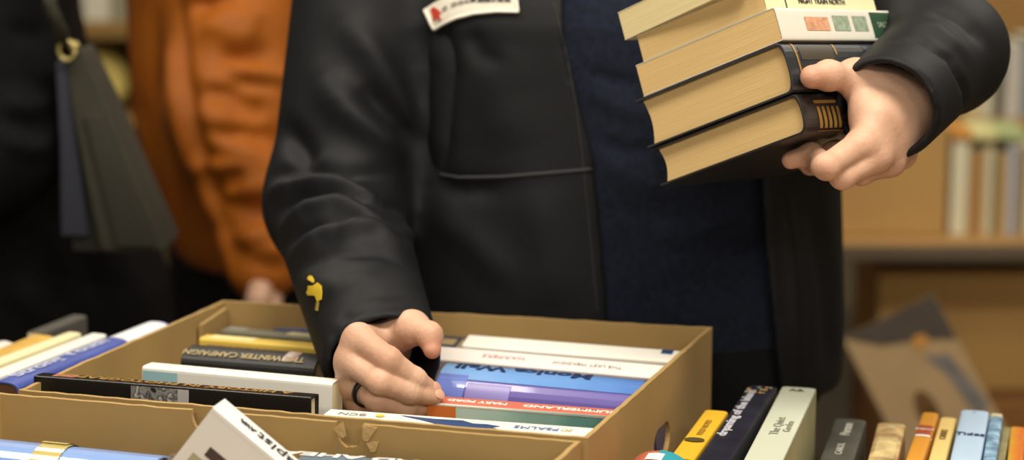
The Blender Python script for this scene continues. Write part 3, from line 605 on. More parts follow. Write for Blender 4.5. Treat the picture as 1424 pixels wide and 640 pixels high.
# ---- body (one mesh): trunk, arms and legs below the clothes, and both hands
def body_f(P):
    d = torso(P, -.035, .86, 1.45); d = smin(d, chain(P, [SHL, ELL, WRL], [.05, .042, .03], .02), .03); d = smin(d, chain(P, [SHR, ELR, WRR], [.05, .042, .03], .02), .03)
    for sx in (-1, 1):
        d = smin(d, chain(P, [A3(TC[0] + sx * .095, 2.39, .90), A3(TC[0] + sx * .105, 2.38, .50), A3(TC[0] + sx * .11, 2.40, .09)], [.088, .058, .042], .03), .03)
        d = smin(d, cone(P, A3(TC[0] + sx * .11, 2.42, .045), A3(TC[0] + sx * .125, 2.24, .035), .04, .032), .03)
    return smin(d, head_sdf(P, A3(TC[0] - .01, 2.36, 1.64), -.15), .03)
bV, bQ = surf(body_f, (-.32, 1.95, -.01), (.56, 2.58, 1.78), .009); bV = relax(bV, bQ, 1)
# hand reaching into the box: joints measured from the photo, depth in metres
def J(*a): return atY(*a)
HL = dict(
    idx=[J(499, 471, 1.950), J(540, 500, 1.918), J(577, 527, 1.926), J(598, 541, 1.938)],
    mid=[J(487, 503, 1.948), J(528, 531, 1.912), J(570, 546, 1.920), J(603, 552, 1.936)],
    rin=[J(489, 532, 1.956), J(524, 556, 1.922), J(565, 566, 1.930), J(594, 568, 1.945)],
    pin=[J(497, 556, 1.968), J(525, 578, 1.945), J(556, 586, 1.955), J(578, 588, 1.966)],
    thu=[J(538, 470, 2.010), J(573, 456, 1.984), J(597, 466, 1.966), J(601, 487, 1.956)])
HLr = dict(idx=[.0135, .0112, .0098, .0082], mid=[.0135, .0114, .0100, .0084], rin=[.0125, .0106, .0095, .008], pin=[.011, .0092, .0084, .0072], thu=[.0155, .0132, .0112, .0084])
def hand_f(P, H, R, wrist, wr, web, elb):
    d = None
    for k in ('idx', 'mid', 'rin', 'pin'):
        mc = chain(P, [wrist + (H[k][0] - wrist) * .12, H[k][0]], [wr * .68, R[k][0] * 1.03], .006); d = mc if d is None else smin(d, mc, .022)
    d = smin(d, cone(P, wrist, wrist + (elb - wrist) * .3, wr, wr * 1.05), .02)
    d = smin(d, ell_between(P, wrist, H['thu'][1], R['thu'][0] * 1.05), .016)
    for a, b, r in web: d = smin(d, cone(P, a, b, r, r), .014)
    f = None
    for k in ('idx', 'mid', 'rin', 'pin'):
        e = chain(P, H[k], R[k], .005); 
        for j in (1, 2): e = smin(e, np.linalg.norm(P - H[k][j], axis=1) - R[k][j] * 1.01, .004)
        f = e if f is None else smin(f, e, .0022)
    f = smin(f, d, .007)
    t = chain(P, H['thu'], R['thu'], .007); t = smin(t, np.linalg.norm(P - H['thu'][2], axis=1) - R['thu'][2] * 1.02, .005)
    return smin(f, t, .008)
def ell_between(P, a, b, r): return cone(P, a + (b - a) * .25, b, r * .9, r)
def hand(H, R, wrist, wr, web, elb, lo, hi):
    V, Q = surf(lambda P: hand_f(P, H, R, wrist, wr, web, elb), lo, hi, .00125); V = relax(V, Q, 2); N = normals(V, Q)
    # knuckle creases and tendons
    off = np.zeros(len(V))
    for k in ('idx', 'mid', 'rin', 'pin'):
        for j in (1, 2):
            p = H[k][j]; ax = H[k][j + 1] - H[k][j - 1]; ax /= np.linalg.norm(ax); r = np.linalg.norm(V - p, axis=1); s = (V - p) @ ax
            off -= .0005 * np.exp(-(r / (R[k][j] * 1.35)) ** 4) * (np.cos(s / .0022 * math.pi) * .5 + .5) * np.exp(-(s / .005) ** 2)
        mdist, t = polydist(V, [wrist, H[k][0]]); off += .0012 * np.exp(-((np.linalg.norm(V - H[k][0], axis=1)) / .009) ** 2) * .5
    p = H['thu'][2]; ax = H['thu'][3] - H['thu'][1]; ax /= np.linalg.norm(ax); s = (V - p) @ ax
    off -= .0005 * np.exp(-(np.linalg.norm(V - p, axis=1) / .017) ** 4) * (np.cos(s / .0025 * math.pi) * .5 + .5) * np.exp(-(s / .006) ** 2)
    return V + N * off[:, None], Q
def blushes(H): return [(H[k][j], .011, .55 if j else .5) for k in ('idx', 'mid', 'rin', 'pin') for j in (0, 1, 3)] + [(H['thu'][3], .014, .7), (H['thu'][2], .010, .4)]
webL = [(HL['thu'][0] * .5 + HL['thu'][1] * .5, HL['idx'][0] * .45 + WRL * .55, .010), (HL['thu'][1] * .55 + HL['thu'][0] * .45, HL['idx'][0] * .75 + WRL * .25, .006)]
hlV, hlQ = hand(HL, HLr, WRL, .026, webL, ELL, (-.22, 1.88, .89), (-.045, 2.12, 1.085))
# hand under the stack: joints laid out along the stack's own axes
SU, SV, SW = A3(.7159, -.5826, .3848), A3(.655, .7513, -.081), A3(-.2419, .31, .9194); ST = A3(.2679, 1.9327, 1.2158)
def S3(u, v, w): return ST + SU * u + SV * v + SW * w
def Su(px, py, u): return at_plane(px, py, ST + SU * u, SU)
def Sw(px, py, w): return at_plane(px, py, ST + SW * w, SW)
HR = dict(
    idx=[Su(1198, 199, .026), Su(1149, 232, .013), Sw(1127, 229, -.0115), Sw(1109, 221, -.0100)],
    mid=[Su(1218, 219, .026), Su(1172, 245, .011), S3(-.035, .050, -.0125), S3(-.055, .045, -.012)],
    rin=[Su(1238, 225, .022), Su(1198, 240, .007), S3(-.03, .085, -.0125), S3(-.05, .078, -.012)],
    pin=[Su(1254, 216, .016), Su(1222, 231, .003), S3(-.012, .115, -.0115), S3(-.028, .108, -.011)],
    thu=[Su(1232, 128, .030), Su(1190, 109, .018), Su(1152, 105, .0135), Su(1129, 107, .0115)])
HRr = dict(idx=[.0128, .0112, .0090, .0074], mid=[.0128, .0114, .0102, .0086], rin=[.0128, .011, .0098, .0082], pin=[.0115, .0096, .0086, .0074], thu=[.0175, .0142, .0128, .0108])
WRH = WRR
webR = [(HR['thu'][1] * .6 + HR['thu'][0] * .4, HR['idx'][0] * .6 + WRH * .4, .0125), (HR['thu'][1], HR['idx'][0] * .85 + WRH * .15, .009), (HR['idx'][0] * .5 + WRH * .5, HR['rin'][0] * .6 + WRH * .4, .018), (HR['thu'][0], WRH, .023), (HR['thu'][0] * .5 + HR['idx'][0] * .5, WRH, .020)]
hrV, hrQ = hand(HR, HRr, WRH, 0.031, webR, ELR, (.20, 1.86, 1.10), (.46, 2.16, 1.31))
body_mesh('body', [(bV, bQ), (hlV, hlQ), (hrV, hrQ)], SKIN, man, blushes(HL) + blushes(HR))
def nail(H, k, side, w, l, out):
    """nail on the back of the last joint; side = direction the back of the finger faces"""
    a, b = H[k][2], H[k][3]; X = (b - a) / np.linalg.norm(b - a); Z = side - X * (side @ X); Z /= np.linalg.norm(Z); Y = np.cross(Z, X)
    bm = bmesh.new(); bmesh.ops.create_uvsphere(bm, u_segments=20, v_segments=12, radius=1)
    bmesh.ops.transform(bm, matrix=frame(b + X * .001 + Z * out, X, Y, Z) @ Matrix.Diagonal((l, w, .0016, 1)), verts=bm.verts); bm_obj('fingernail', bm, NAIL, man, True)
nail(HL, 'idx', A3(.1, -.8, .75), .0052, .0066, .0076); nail(HL, 'mid', A3(.2, -.8, .6), .0052, .006, .0078)
# sweater, trousers, hair, shoes
V2, Q2 = surf(lambda P: smax(torso(P, -.013, .92, 1.47), -cone(P, A3(TC[0], 2.36, 1.45), A3(TC[0], 2.33, 1.6), .055, .08), .01), (-.15, 2.18, .90), (.40, 2.58, 1.50), .0055); V2 = relax(V2, Q2, 2)
FOLDS_SW = [([(815, 100), (850, 112), (890, 118)], .007, -.004), ([(815, 125), (860, 150), (900, 160)], .010, .004), ([(832, 195), (870, 213), (910, 205)], .008, -.005), ([(838, 225), (880, 250), (930, 262)], .012, .004), ([(845, 290), (900, 300), (960, 285)], .012, -.004), ([(900, 330), (960, 330), (1040, 300)], .014, .004)]
V2 = folds(V2, Q2, FOLDS_SW); cloth('sweater', V2, Q2, NAVY, man)
def trous_f(P):
    d = torso(P, -.016, .84, .985)
    for sx in (-1, 1): d = smin(d, chain(P, [A3(TC[0] + sx * .098, 2.385, .88), A3(TC[0] + sx * .108, 2.38, .50), A3(TC[0] + sx * .112, 2.40, .07)], [.112, .082, .07], .04), .03)
    return d
V3, Q3 = surf(trous_f, (-.15, 2.2, 0), (.42, 2.58, 1.0), .008); cloth('trousers', relax(V3, Q3, 1), Q3, TROUS, man)
hc = A3(TC[0] - .01, 2.36, 1.64)
V4, Q4 = surf(lambda P: smax(smax(ell(P, hc + A3(0, .018, .026), (.086, .104, .106)), -ell(P, hc + A3(0, -.13, -.03), (.085, .10, .085)), .02), (hc[2] - .07) - P[:, 2], .02), hc - .14, hc + .15, .006); cloth('hair', V4, Q4, HAIR, man)
for sx in (-1, 1):
    V5, Q5 = surf(lambda P: smax(cone(P, A3(TC[0] + sx * .11, 2.425, .05), A3(TC[0] + sx * .126, 2.23, .04), .052, .044), .004 - P[:, 2], .004), A3(TC[0] + sx * .118 - .09, 2.15, -.01), A3(TC[0] + sx * .118 + .09, 2.52, .13), .007); cloth('shoe', V5, Q5, SHOE, man)
# jacket details
seam('pocket_seam', JT, [(612, 243), (640, 247), (700, 246), (760, 241), (828, 235)], .0020, SEAMM, jk, .0004)
seam('zip_edge', JT, [(785, 4), (801, 70), (815, 140), (824, 210), (832, 290), (840, 370), (846, 440)], .0030, SEAMM, jk, .0)
seam('stitch_line', JT, [(770, 4), (786, 70), (800, 140), (809, 210), (817, 290), (825, 370), (831, 436)], .0011, SEAMM, jk, .0003)
WHITEB = mat('white_embroidery', 'dcd6c6', .8, var=.05, scale=200, bump=.4, bscale=500)
top_ = [(590, 14), (606, 4), (626, -6), (650, -13), (685, -17), (717, -17)]; bot_ = [(722, 18), (690, 18), (660, 21), (636, 27), (617, 35), (604, 42)]
bd = on_cloth('chest_badge', JT, top_ + bot_, WHITEB, jk, .0015, .002)
rim = bot_ + [(590, 14)]
seam('badge_border', JT, [(717, -14), (721, 17), (690, 16.5), (660, 19.5), (636, 25.5), (617, 33.5), (605, 40), (592, 15)], .0017, mat('badge_thread', 'e9e4d6', .8), bd, .003)
on_cloth('badge_emblem', JT, [(601, 14), (606, 10), (612, 14), (616, 18), (613, 22), (617, 28), (610, 26), (605, 29), (604, 23)], mat('red_thread', 'b8341c', .8), bd, .0034, .0008, 1)
for i, (x0, x1, y0, y1) in enumerate(((618, 624, 14, 10.5), (630, 637, 8, 5.5), (639, 646, 5, 3.4), (648, 654, 3, 2), (656, 663, 1.6, .8), (666, 674, .6, 0.2), (675, 684, .2, 0), (686, 690, 0, -.1), (693, 701, 0, 0), (703, 711, 0, .2))):
    hgt = 3.4 if i > 4 else 2.4
    on_cloth('badge_lettering', JT, [(x0, y0 - hgt), (x1, y1 - hgt), (x1, y1 + hgt), (x0, y0 + hgt)], mat('charcoal_thread', '3c3a3a', .8) if i > 3 else mat('grey_thread', '8a857c', .8), bd, .0034, .0008, 1)
YEL = mat('yellow_thread', 'cfae22', .7)
lg = on_cloth('sleeve_logo', JT, [(437, 398), (443, 394), (448, 398), (449, 408), (448, 417), (443, 420), (440, 412), (437, 411), (430, 411), (428, 407), (435, 404), (430, 401), (430, 398)], YEL, jk, .0012, .001, 2)
on_cloth('logo_head', JT, [(429, 389), (431, 385), (435, 385), (438, 391), (437, 394), (433, 392)], YEL, lg, .0012, .001, 1); on_cloth('logo_tail', JT, [(442, 420), (445, 420), (443, 433), (440, 432)], mat('yellow_thread_dim', '8f7d26', .8), lg, .0012, .001, 1)
# ring
rp = HL['rin'][0] * .42 + HL['rin'][1] * .58; ax = HL['rin'][1] - HL['rin'][0]; ax /= np.linalg.norm(ax)
bm = bmesh.new(); Zr = ax; Xr = np.cross(Zr, A3(0, 0, 1)); Xr /= np.linalg.norm(Xr); Yr = np.cross(Zr, Xr)
rr = .0126; prof = [(rr, -.003), (rr + .0018, -.0026), (rr + .0018, .0026), (rr, .003)]; rings = []
for k in range(40):
    a = 2 * math.pi * k / 40; rings.append([bm.verts.new(rp + (Xr * math.cos(a) + Yr * math.sin(a)) * r + Zr * z) for r, z in prof])
for k in range(40):
    for j in range(4): bm.faces.new((rings[k][j], rings[(k + 1) % 40][j], rings[(k + 1) % 40][(j + 1) % 4], rings[k][(j + 1) % 4]))
tag(bm_obj('finger_ring', bm, mat('black_ring', '141416', .35, spec=.5), None, True), 'black band ring on the hand reaching into the far box', 'ring')
# ------------------------------------------------------------------ the carried stack
def stack_book(name, label, w0, T, Wd, L, cover, du=0., dv=0., rot=0., **kw):
    a = math.radians(rot); X = SV * math.cos(a) + SU * math.sin(a); Z = SU * math.cos(a) - SV * math.sin(a)
    o = S3(du, dv, w0 + T / 2) + X * L / 2
    return Book(name, label, frame(o, X, SW, Z), L, T, Wd, cover, group='books carried in a stack', **kw)
DARKC = mat('worn_black_cover', '252423', .35, var=.25, scale=20, coat=.15)
PG = pages_mat('tan_pages', 'd0b077')
b1 = stack_book('hardcover_book', 'black hardcover with gilt bars on its spine, at the bottom of the carried stack', .0, .0375, .176, .2, DARKC, pages=PG, hard=True, n=2.6, r=.008, recess=.0055, concave=.004)
for i in range(5): b1.strip('spine', .12 + i * .040, .143 + i * .040, .22, .55, GOLD, 'gilt_bar')
b1.strip('spine', .11, .32, .60, .66, GOLD, 'gilt_rule'); b1.strip('spine', .11, .32, .12, .15, GOLD, 'gilt_rule')
b2 = stack_book('hardcover_book', 'thick black hardcover with faint gilt lettering, second from the bottom of the carried stack', .0385, .048, .178, .2, mat('slate_black_cover', '2b2d31', .35, var=.2, scale=20, coat=.15), dv=-.002, rot=0, pages=PG, hard=True, n=2.6, r=.008, recess=.0055, concave=.004)
b2.strip('spine', .08, .095, .25, .9, GOLD, 'gilt_rule'); b2.strip('spine', .42, .435, .62, .85, GOLD, 'gilt_rule'); b2.strip('spine', .12, .40, .55, .78, mat('faded_gilt', '3d3428', .5), 'gilt_panel')
b2.strip('spine', .68, .98, .0, 1, mat('midnight_panel', '161d30', .4), 'spine_panel'); b2.text('spine', .82, .55, 'JUL', .024, WINK, sx=1., vert=False)
b3 = stack_book('paperback_book', 'thick paperback with a white and dark green spine, third up in the carried stack', .0875, .0315, .168, .2, mat('ivory_cover', 'e4e0d2', .25, coat=.5, var=.03), pages=PG, n=5, r=.003)
b3.strip('spine', .80, 1, 0, 1, mat('dark_green_cover', '2b4a34', .4), 'spine_panel'); b3.strip('spine', .22, .42, .3, .72, mat('salmon_ink', 'd29a78', .4, var=.3, scale=120), 'spine_emblem')
b3.strip('spine', .46, .60, .3, .78, mat('sage_ink', '95a28c', .4, var=.3, scale=160), 'spine_emblem'); b3.strip('spine', .635, .76, .3, .78, mat('sage_ink', '95a28c', .4), 'spine_emblem'); b3.text('spine', .90, .5, 'SAGA', .008, mat('sage_ink', '95a28c', .4))
b4 = stack_book('paperback_book', 'cream spined paperback, fourth up in the carried stack', .1195, .026, .150, .19, mat('cream_cover', 'e4dcb0', .5, var=.04), du=-.008, dv=.0, pages=PG, n=5, r=.003)
b4.text('spine', .5, .35, 'NIGHT TRAIN NORTH', .008, INK); b4.strip('spine', .17, .18, .0, .6, INK, 'spine_rule')
b5 = stack_book('paperback_book', 'pale page edged paperback on top of the carried stack, set slightly askew', .146, .028, .152, .21, mat('buff_cover', 'd9cfa8', .5, var=.04), du=-.02, dv=-.012, rot=4, pages=pages_mat('buff_pages', 'dccb98'), n=5, r=.003)
# ------------------------------------------------------------------ shopper in the orange jacket
ORN = mat('orange_shell', 'a85c12', .65, var=.12, scale=12, bump=.25, bscale=60, spec=.35); ORD = mat('orange_lining', '9c4f18', .7)
OC = atY(335, 150, 3.28)
def opt(px, py, y): return atY(px, py, y)
O_SH, O_EL, O_WR = opt(330, -70, 3.22), opt(318, 150, 3.14), opt(366, 366, 3.06)
def orange_torso(P, g=0., zlo=.84):
    z = P[:, 2]; cx = np.interp(z, [.82, .86, .96, 1.1, 1.23, 1.5], [-.402, -.41, -.425, -.436, -.436, -.43])
    a = np.interp(z, [.82, .86, .96, 1.1, 1.23, 1.45, 1.52], [.128, .136, .150, .155, .158, .14, .07]) + g; b = np.interp(z, [.8, 1.1, 1.4, 1.52], [.2, .2, .21, .1]) + g
    x = (P[:, 0] - cx) / a; y = (P[:, 1] - 3.36) / b; k = (np.abs(x) ** 2.4 + np.abs(y) ** 2.4) ** (1 / 2.4)
    return smax(smax((k - 1) * np.minimum(a, b), z - 1.5, .06), zlo - z, .03)
def ojacket(P):
    d = orange_torso(P, .0, .815)
    s = chain(P, [O_SH, O_EL, O_WR], [.098, .088, .056], .05)
    return smin(d, s, .02)
V, Q = surf(ojacket, (-.75, 2.9, .78), (-.12, 3.68, 1.58), .0075); V = relax(V, Q, 2)
fo = []
r2 = random.Random(4)
for i in range(34):   # rumpled sleeve
    y = -5 + i * 11 + r2.uniform(-5, 5); x = 262 + r2.uniform(-12, 60) + y * .07; w = r2.uniform(40, 90); s = r2.uniform(-16, 20)
    fo.append(([(x, y), (x + w * .5, y + s * .5 + r2.uniform(-6, 6)), (x + w, y + s)], r2.uniform(.010, .02), r2.choice([-1, 1]) * r2.uniform(.009, .018)))
fo += [([(248, 0), (252, 100), (285, 240), (325, 370)], .014, -.02), ([(185, 5), (190, 150), (230, 300)], .02, .008), ([(212, 5), (214, 120), (240, 250), (262, 350)], .016, -.008), ([(232, 20), (238, 130), (262, 260)], .012, .006), ([(350, 366), (380, 372), (396, 366)], .01, -.006)]
V = folds(V, Q, fo); V = relax(V, Q, 1, .4)
op_ = thing('person', 'shopper in a rumpled orange jacket behind the far box, one arm hanging down', 'person', None)
cloth('jacket', V, Q, ORN, op_)
def simple_hand(wrist, d, side, palm, s=1.):
    """relaxed hanging hand: d = direction of the fingers, side = towards the thumb, palm = palm normal"""
    d = d / np.linalg.norm(d); side = side - d * (side @ d); side /= np.linalg.norm(side); palm = np.cross(d, side) * (1 if np.cross(d, side) @ palm > 0 else -1)
    W_ = lambda a, b, c: wrist + (d * a + side * b + palm * c) * s
    H = {}
    for k, b, l in (('idx', .027, .9), ('mid', .009, 1.), ('rin', -.009, .94), ('pin', -.026, .76)):
        H[k] = [W_(.085 - abs(b - .009) * .25, b, 0), W_(.085 + .036 * l, b * .95, .014), W_(.085 + .055 * l, b * .9, .030), W_(.085 + .064 * l, b * .85, .048)]
    H['thu'] = [W_(.022, .026, .012), W_(.05, .044, .022), W_(.078, .046, .034), W_(.098, .042, .042)]
    R = dict(idx=[.0125, .0105, .0092, .0078], mid=[.0125, .0105, .0094, .008], rin=[.012, .010, .009, .0076], pin=[.0105, .009, .008, .007], thu=[.0155, .013, .0115, .0092])
    return H, R
H, R = simple_hand(O_WR + A3(.004, -.0, -.005), A3(.05, -.25, -.9), A3(.3, -1, 0), A3(-1, 0, 0))
wl = [(H['thu'][0], H['mid'][0] * .5 + O_WR * .5, .013), (H['thu'][1], H['idx'][0], .007)]
ohV, ohQ = surf(lambda P: hand_f(P, H, R, O_WR, .026, wl, O_EL), O_WR - A3(.12, .16, .20), O_WR + A3(.12, .10, .10), .0028)
def obody(P):
    d = orange_torso(P, -.04, .84); d = smin(d, chain(P, [O_SH, O_EL, O_WR], [.040, .028, .024], .02), .03)
    for sx in (-1, 1):
        d = smin(d, chain(P, [A3(-.42 + sx * .03, 3.36 + sx * .08, .86), A3(-.41 + sx * .03, 3.35 + sx * .1, .48), A3(-.41 + sx * .03, 3.38 + sx * .11, .08)], [.075, .055, .042], .03), .03)
        d = smin(d, cone(P, A3(-.40 + sx * .03, 3.38 + sx * .11, .05), A3(-.58 + sx * .03, 3.34 + sx * .11, .038), .042, .032), .03)
    return smin(d, head_sdf(P, A3(-.47, 3.36, 1.70), -1.2), .03)
V, Q = surf(obody, (-.75, 2.95, -.01), (-.1, 3.7, 1.84), .012); body_mesh('body', [(V, Q), (ohV, ohQ)], SKIN, op_, [(H[k][0], .014, .5) for k in H])
def legs(P, c, ax, g, top):
    d = None
    for sx in (-1, 1):
        e = chain(P, [A3(c[0] + ax[0] * sx, c[1] + ax[1] * sx, top), A3(c[0] + ax[0] * sx * 1.15, c[1] + ax[1] * sx * 1.15, .48), A3(c[0] + ax[0] * sx * 1.2, c[1] + .02 + ax[1] * sx * 1.2, .07)], [.105 + g, .078 + g, .068 + g], .04); d = e if d is None else smin(d, e, .03)
    return d
V, Q = surf(lambda P: legs(P, (-.42, 3.36), (.03, .085), -.022, .84), (-.75, 2.98, 0), (-.12, 3.72, 1.06), .012); cloth('trousers', V, Q, TROUS, op_)
hc = A3(-.47, 3.36, 1.70)
V, Q = surf(lambda P: smax(smax(ell(P, hc + A3(.018, .004, .026), (.104, .086, .106)), -ell(P, hc + A3(-.12, -.05, -.03), (.10, .085, .085)), .02), (hc[2] - .07) - P[:, 2], .02), hc - .14, hc + .15, .009); cloth('hair', V, Q, HAIR, op_)
for sx in (-1, 1):
    a_ = A3(-.40 + sx * .03, 3.38 + sx * .11, .055); b_ = A3(-.59 + sx * .03, 3.34 + sx * .11, .045)
    V, Q = surf(lambda P: smax(cone(P, a_, b_, .054, .045), .004 - P[:, 2], .004), np.minimum(a_, b_) - .07, np.maximum(a_, b_) + .07, .009); cloth('shoe', V, Q, SHOE, op_)
# ------------------------------------------------------------------ shopper in black at the left edge
COAT = mat('black_coat', '0b0b0c', .85, var=.2, scale=30, bump=.2, bscale=200, spec=.15); JEAN = mat('dusk_blue_denim', '2e3140', .9, var=.25, scale=60)
B_SH, B_EL, B_WR = opt(5, -120, 2.80), opt(12, 190, 2.74), opt(-120, 300, 2.66)
def btorso(P, g=0., zlo=.70):
    z = P[:, 2]; cx = np.interp(z, [.6, .85, 1.05, 1.3, 1.5], [opt(45, 0, 2.95)[0], opt(30, 0, 2.95)[0], opt(0, 0, 2.95)[0], opt(-45, 0, 2.95)[0], opt(-55, 0, 2.95)[0]])
    a = np.interp(z, [.6, .85, 1.02, 1.1, 1.45, 1.52], [.195, .185, .145, .130, .13, .06]) + g; b = np.interp(z, [.6, 1.1, 1.45, 1.52], [.20, .18, .18, .1]) + g
    x = (P[:, 0] - cx) / a; y = (P[:, 1] - 2.97) / b; k = (np.abs(x) ** 2.4 + np.abs(y) ** 2.4) ** (1 / 2.4)
    return smax(smax((k - 1) * np.minimum(a, b), z - 1.5, .05), zlo - z, .03)
bc = lambda P: smin(btorso(P, .0, .60), chain(P, [B_SH, B_EL, B_WR], [.095, .078, .058], .04), .012)
V, Q = surf(bc, (-1.06, 2.5, .56), (-.42, 3.25, 1.58), .0085); V = relax(V, Q, 2)
V = folds(V, Q, [([(8, 140), (40, 150), (72, 140)], .012, .008), ([(4, 165), (40, 178), (76, 170)], .012, -.009), ([(6, 190), (40, 205), (74, 205)], .012, .009), ([(10, 40), (40, 50), (70, 48)], .012, -.006), ([(20, 290), (70, 320), (120, 400)], .02, .008), ([(60, 300), (110, 360), (150, 440)], .02, -.008), ([(5, 390), (60, 440), (90, 470)], .02, .01)])
bp_ = thing('person', 'shopper in a long black coat cut off by the left picture edge', 'person', None)
cloth('coat', V, Q, COAT, bp_)
def bbody(P):
    d = btorso(P, -.05, .75); d = smin(d, chain(P, [B_SH, B_EL, B_WR], [.048, .04, .03], .02), .03)
    for sx in (-1, 1):
        d = smin(d, chain(P, [A3(-.66 + sx * .03, 2.97 + sx * .08, .80), A3(-.65 + sx * .03, 2.96 + sx * .1, .46), A3(-.65 + sx * .03, 2.98 + sx * .11, .08)], [.075, .055, .042], .03), .03)
        d = smin(d, cone(P, A3(-.64 + sx * .03, 2.98 + sx * .11, .05), A3(-.82 + sx * .03, 2.95 + sx * .11, .038), .042, .032), .03)
    return smin(d, head_sdf(P, A3(-.77, 2.95, 1.68), -1.3), .03)
V, Q = surf(bbody, (-1.06, 2.5, -.01), (-.4, 3.25, 1.82), .012)
H, R = simple_hand(B_WR, A3(-.8, -.4, -.3), A3(0, -.2, 1), A3(0, 1, 0)); wl = [(H['thu'][0], H['mid'][0] * .5 + B_WR * .5, .013), (H['thu'][1], H['idx'][0], .007)]
bhV, bhQ = surf(lambda P: hand_f(P, H, R, B_WR, .026, wl, B_EL), B_WR - .2, B_WR + A3(.1, .12, .12), .003)
body_mesh('body', [(V, Q), (bhV, bhQ)], SKIN, bp_, [])
V, Q = surf(lambda P: legs(P, (-.66, 2.97), (.03, .085), -.022, .74), (-1.0, 2.6, 0), (-.36, 3.32, 1.0), .012); cloth('trousers', V, Q, JEAN, bp_)
hc = A3(-.77, 2.95, 1.68)
V, Q = surf(lambda P: smax(smax(ell(P, hc + A3(.018, .004, .026), (.104, .086, .106)), -ell(P, hc + A3(-.12, -.05, -.03), (.10, .085, .085)), .02), (hc[2] - .07) - P[:, 2], .02), hc - .14, hc + .15, .009); cloth('hair', V, Q, HAIR, bp_)
for sx in (-1, 1):
    a_ = A3(-.64 + sx * .03, 2.98 + sx * .11, .055); b_ = A3(-.83 + sx * .03, 2.95 + sx * .11, .045)
    V, Q = surf(lambda P: smax(cone(P, a_, b_, .054, .045), .004 - P[:, 2], .004), np.minimum(a_, b_) - .07, np.maximum(a_, b_) + .07, .009); cloth('shoe', V, Q, SHOE, bp_)
# olive bag on that shopper's arm
OLIVE = mat('olive_canvas', '302d20', .8, var=.12, scale=40, bump=.3, bscale=300); BRASS = mat('pale_brass', 'c9b878', .35, metal=.8)
def lofted(name, secs, m, parent, bev=.01):
    """secs: list of four-corner rings bottom to top"""
    bm = bmesh.new(); rings = [[bm.verts.new(Vector(p)) for p in s] for s in secs]
    for a, b in zip(rings[:-1], rings[1:]):
        for k in range(4): bm.faces.new((a[k], a[(k + 1) % 4], b[(k + 1) % 4], b[k]))
    bm.faces.new(rings[0][::-1]); bm.faces.new(rings[-1])
    bmesh.ops.recalc_face_normals(bm, faces=bm.faces)
    es = [e for e in bm.edges if len(e.link_faces) == 2 and e.calc_face_angle(0) > .5]
    bmesh.ops.bevel(bm, geom=es, offset=bev, segments=3, affect='EDGES', profile=.5); return bm_obj(name, bm, m, parent, True)
bag = thing('shoulder_bag', 'tall olive canvas shoulder bag hanging beside the shopper in black', 'bag', None)
def sec(l, r, y0, y1): a, b = opt(*l, y0), opt(*r, y0); dz = A3(0, y1 - y0, 0); return [a, b, b + dz, a + dz]
lofted('bag_body', [sec((140, 352), (232, 352), 2.650, 2.770), sec((118, 250), (190, 252), 2.650, 2.760), sec((98, 150), (151, 150), 2.655, 2.745), sec((90, 78), (118, 66), 2.660, 2.720)], OLIVE, bag, .006)
lofted('side_gusset', [sec((100, 350), (152, 352), 2.670, 2.760), sec((94, 250), (128, 250), 2.670, 2.750), sec((90, 150), (106, 150), 2.670, 2.740), sec((88, 84), (94, 80), 2.670, 2.710)], mat('dark_gusset', '1d1c16', .85), bag, .003)
lofted('front_pocket', [sec((162, 345), (216, 345), 2.640, 2.652), sec((138, 250), (178, 250), 2.640, 2.652), sec((116, 160), (141, 160), 2.644, 2.658)], mat('olive_canvas_dark', '27251a', .8, bump=.3, bscale=300), bag, .003)
bm = bmesh.new(); tube(bm, [opt(92, 72, 2.675), opt(84, 40, 2.640), opt(70, 5, 2.590), opt(60, -60, 2.700)], .009, 8); bm_obj('strap', bm, OLIVE, bag, True)
bm = bmesh.new(); c0 = opt(93, 70, 2.652); tube(bm, [c0 + A3(math.cos(a) * .010, 0, math.sin(a) * .012) for a in np.linspace(0, 2 * math.pi, 17)], .0028, 8); bm_obj('ring', bm, BRASS, bag, True)
bm = bmesh.new(); tube(bm, [opt(108, 62, 2.658), opt(98, 68, 2.652)], .006, 8); bm_obj('clasp', bm, BRASS, bag, True)
lofted('coat_lining', [sec((84, 330), (124, 330), 2.662, 2.672), sec((82, 200), (108, 200), 2.662, 2.672), sec((76, 85), (92, 82), 2.662, 2.672)], mat('slate_lining', '262834', .8), bp_, .004)
# ------------------------------------------------------------------ right background: second table, boxes and books
ex = A3(1, 0, 0); ey = A3(0, 1, 0)
y0 = 3.95; p0 = atY(1280, 338, y0); T2 = float(p0[2]) + .0
WOOD2 = mat('pale_wood_top', 'a07a48', .5, var=.15, scale=4, stretch=(1, 12, 12))
folding_table(A3(0, 0, 0) is not None and frame((1.12, y0 + .36, 0), ex, ey, tz), 'wooden table against the back carrying a cardboard box and upright books', .86, .36, T2, WOOD2, .03, .012)
ft = [o for o in bpy.data.objects if o.get('label', '').startswith('wooden table against')][0]
box('edge_trim', (-.861, -.366, T2 - .032), (.861, -.3605, T2 - .004), mat('worn_dark_edge', '5a4c3a', .6), ft, .001)
def closed_box(label, c, sx, sy, sz, m, rot=None, group='cardboard boxes behind', hole=None, tape=True):
    t = thing('cardboard_box', label, 'box', Matrix.Translation(Vector(c)) @ (rot.to_4x4() if rot is not None else Matrix()), group)
    box('carton', (-sx / 2, -sy / 2, 0), (sx / 2, sy / 2, sz), m, t, .004)
    for k in (-1, 1): box('top_flap', (-sx / 2, .0008 if k > 0 else -sy / 2, sz), (sx / 2, sy / 2 if k > 0 else -.0008, sz + .004), m, t, .001)
    if tape: box('packing_tape', (-.025, -sy / 2 - .0006, sz * .7), (.025, -sy / 2, sz + .004), mat('brown_tape', '8a6638', .35), t, .0002)
    return t
q = lambda px, py, y: atY(px, py, y)
tb = y0 + .06
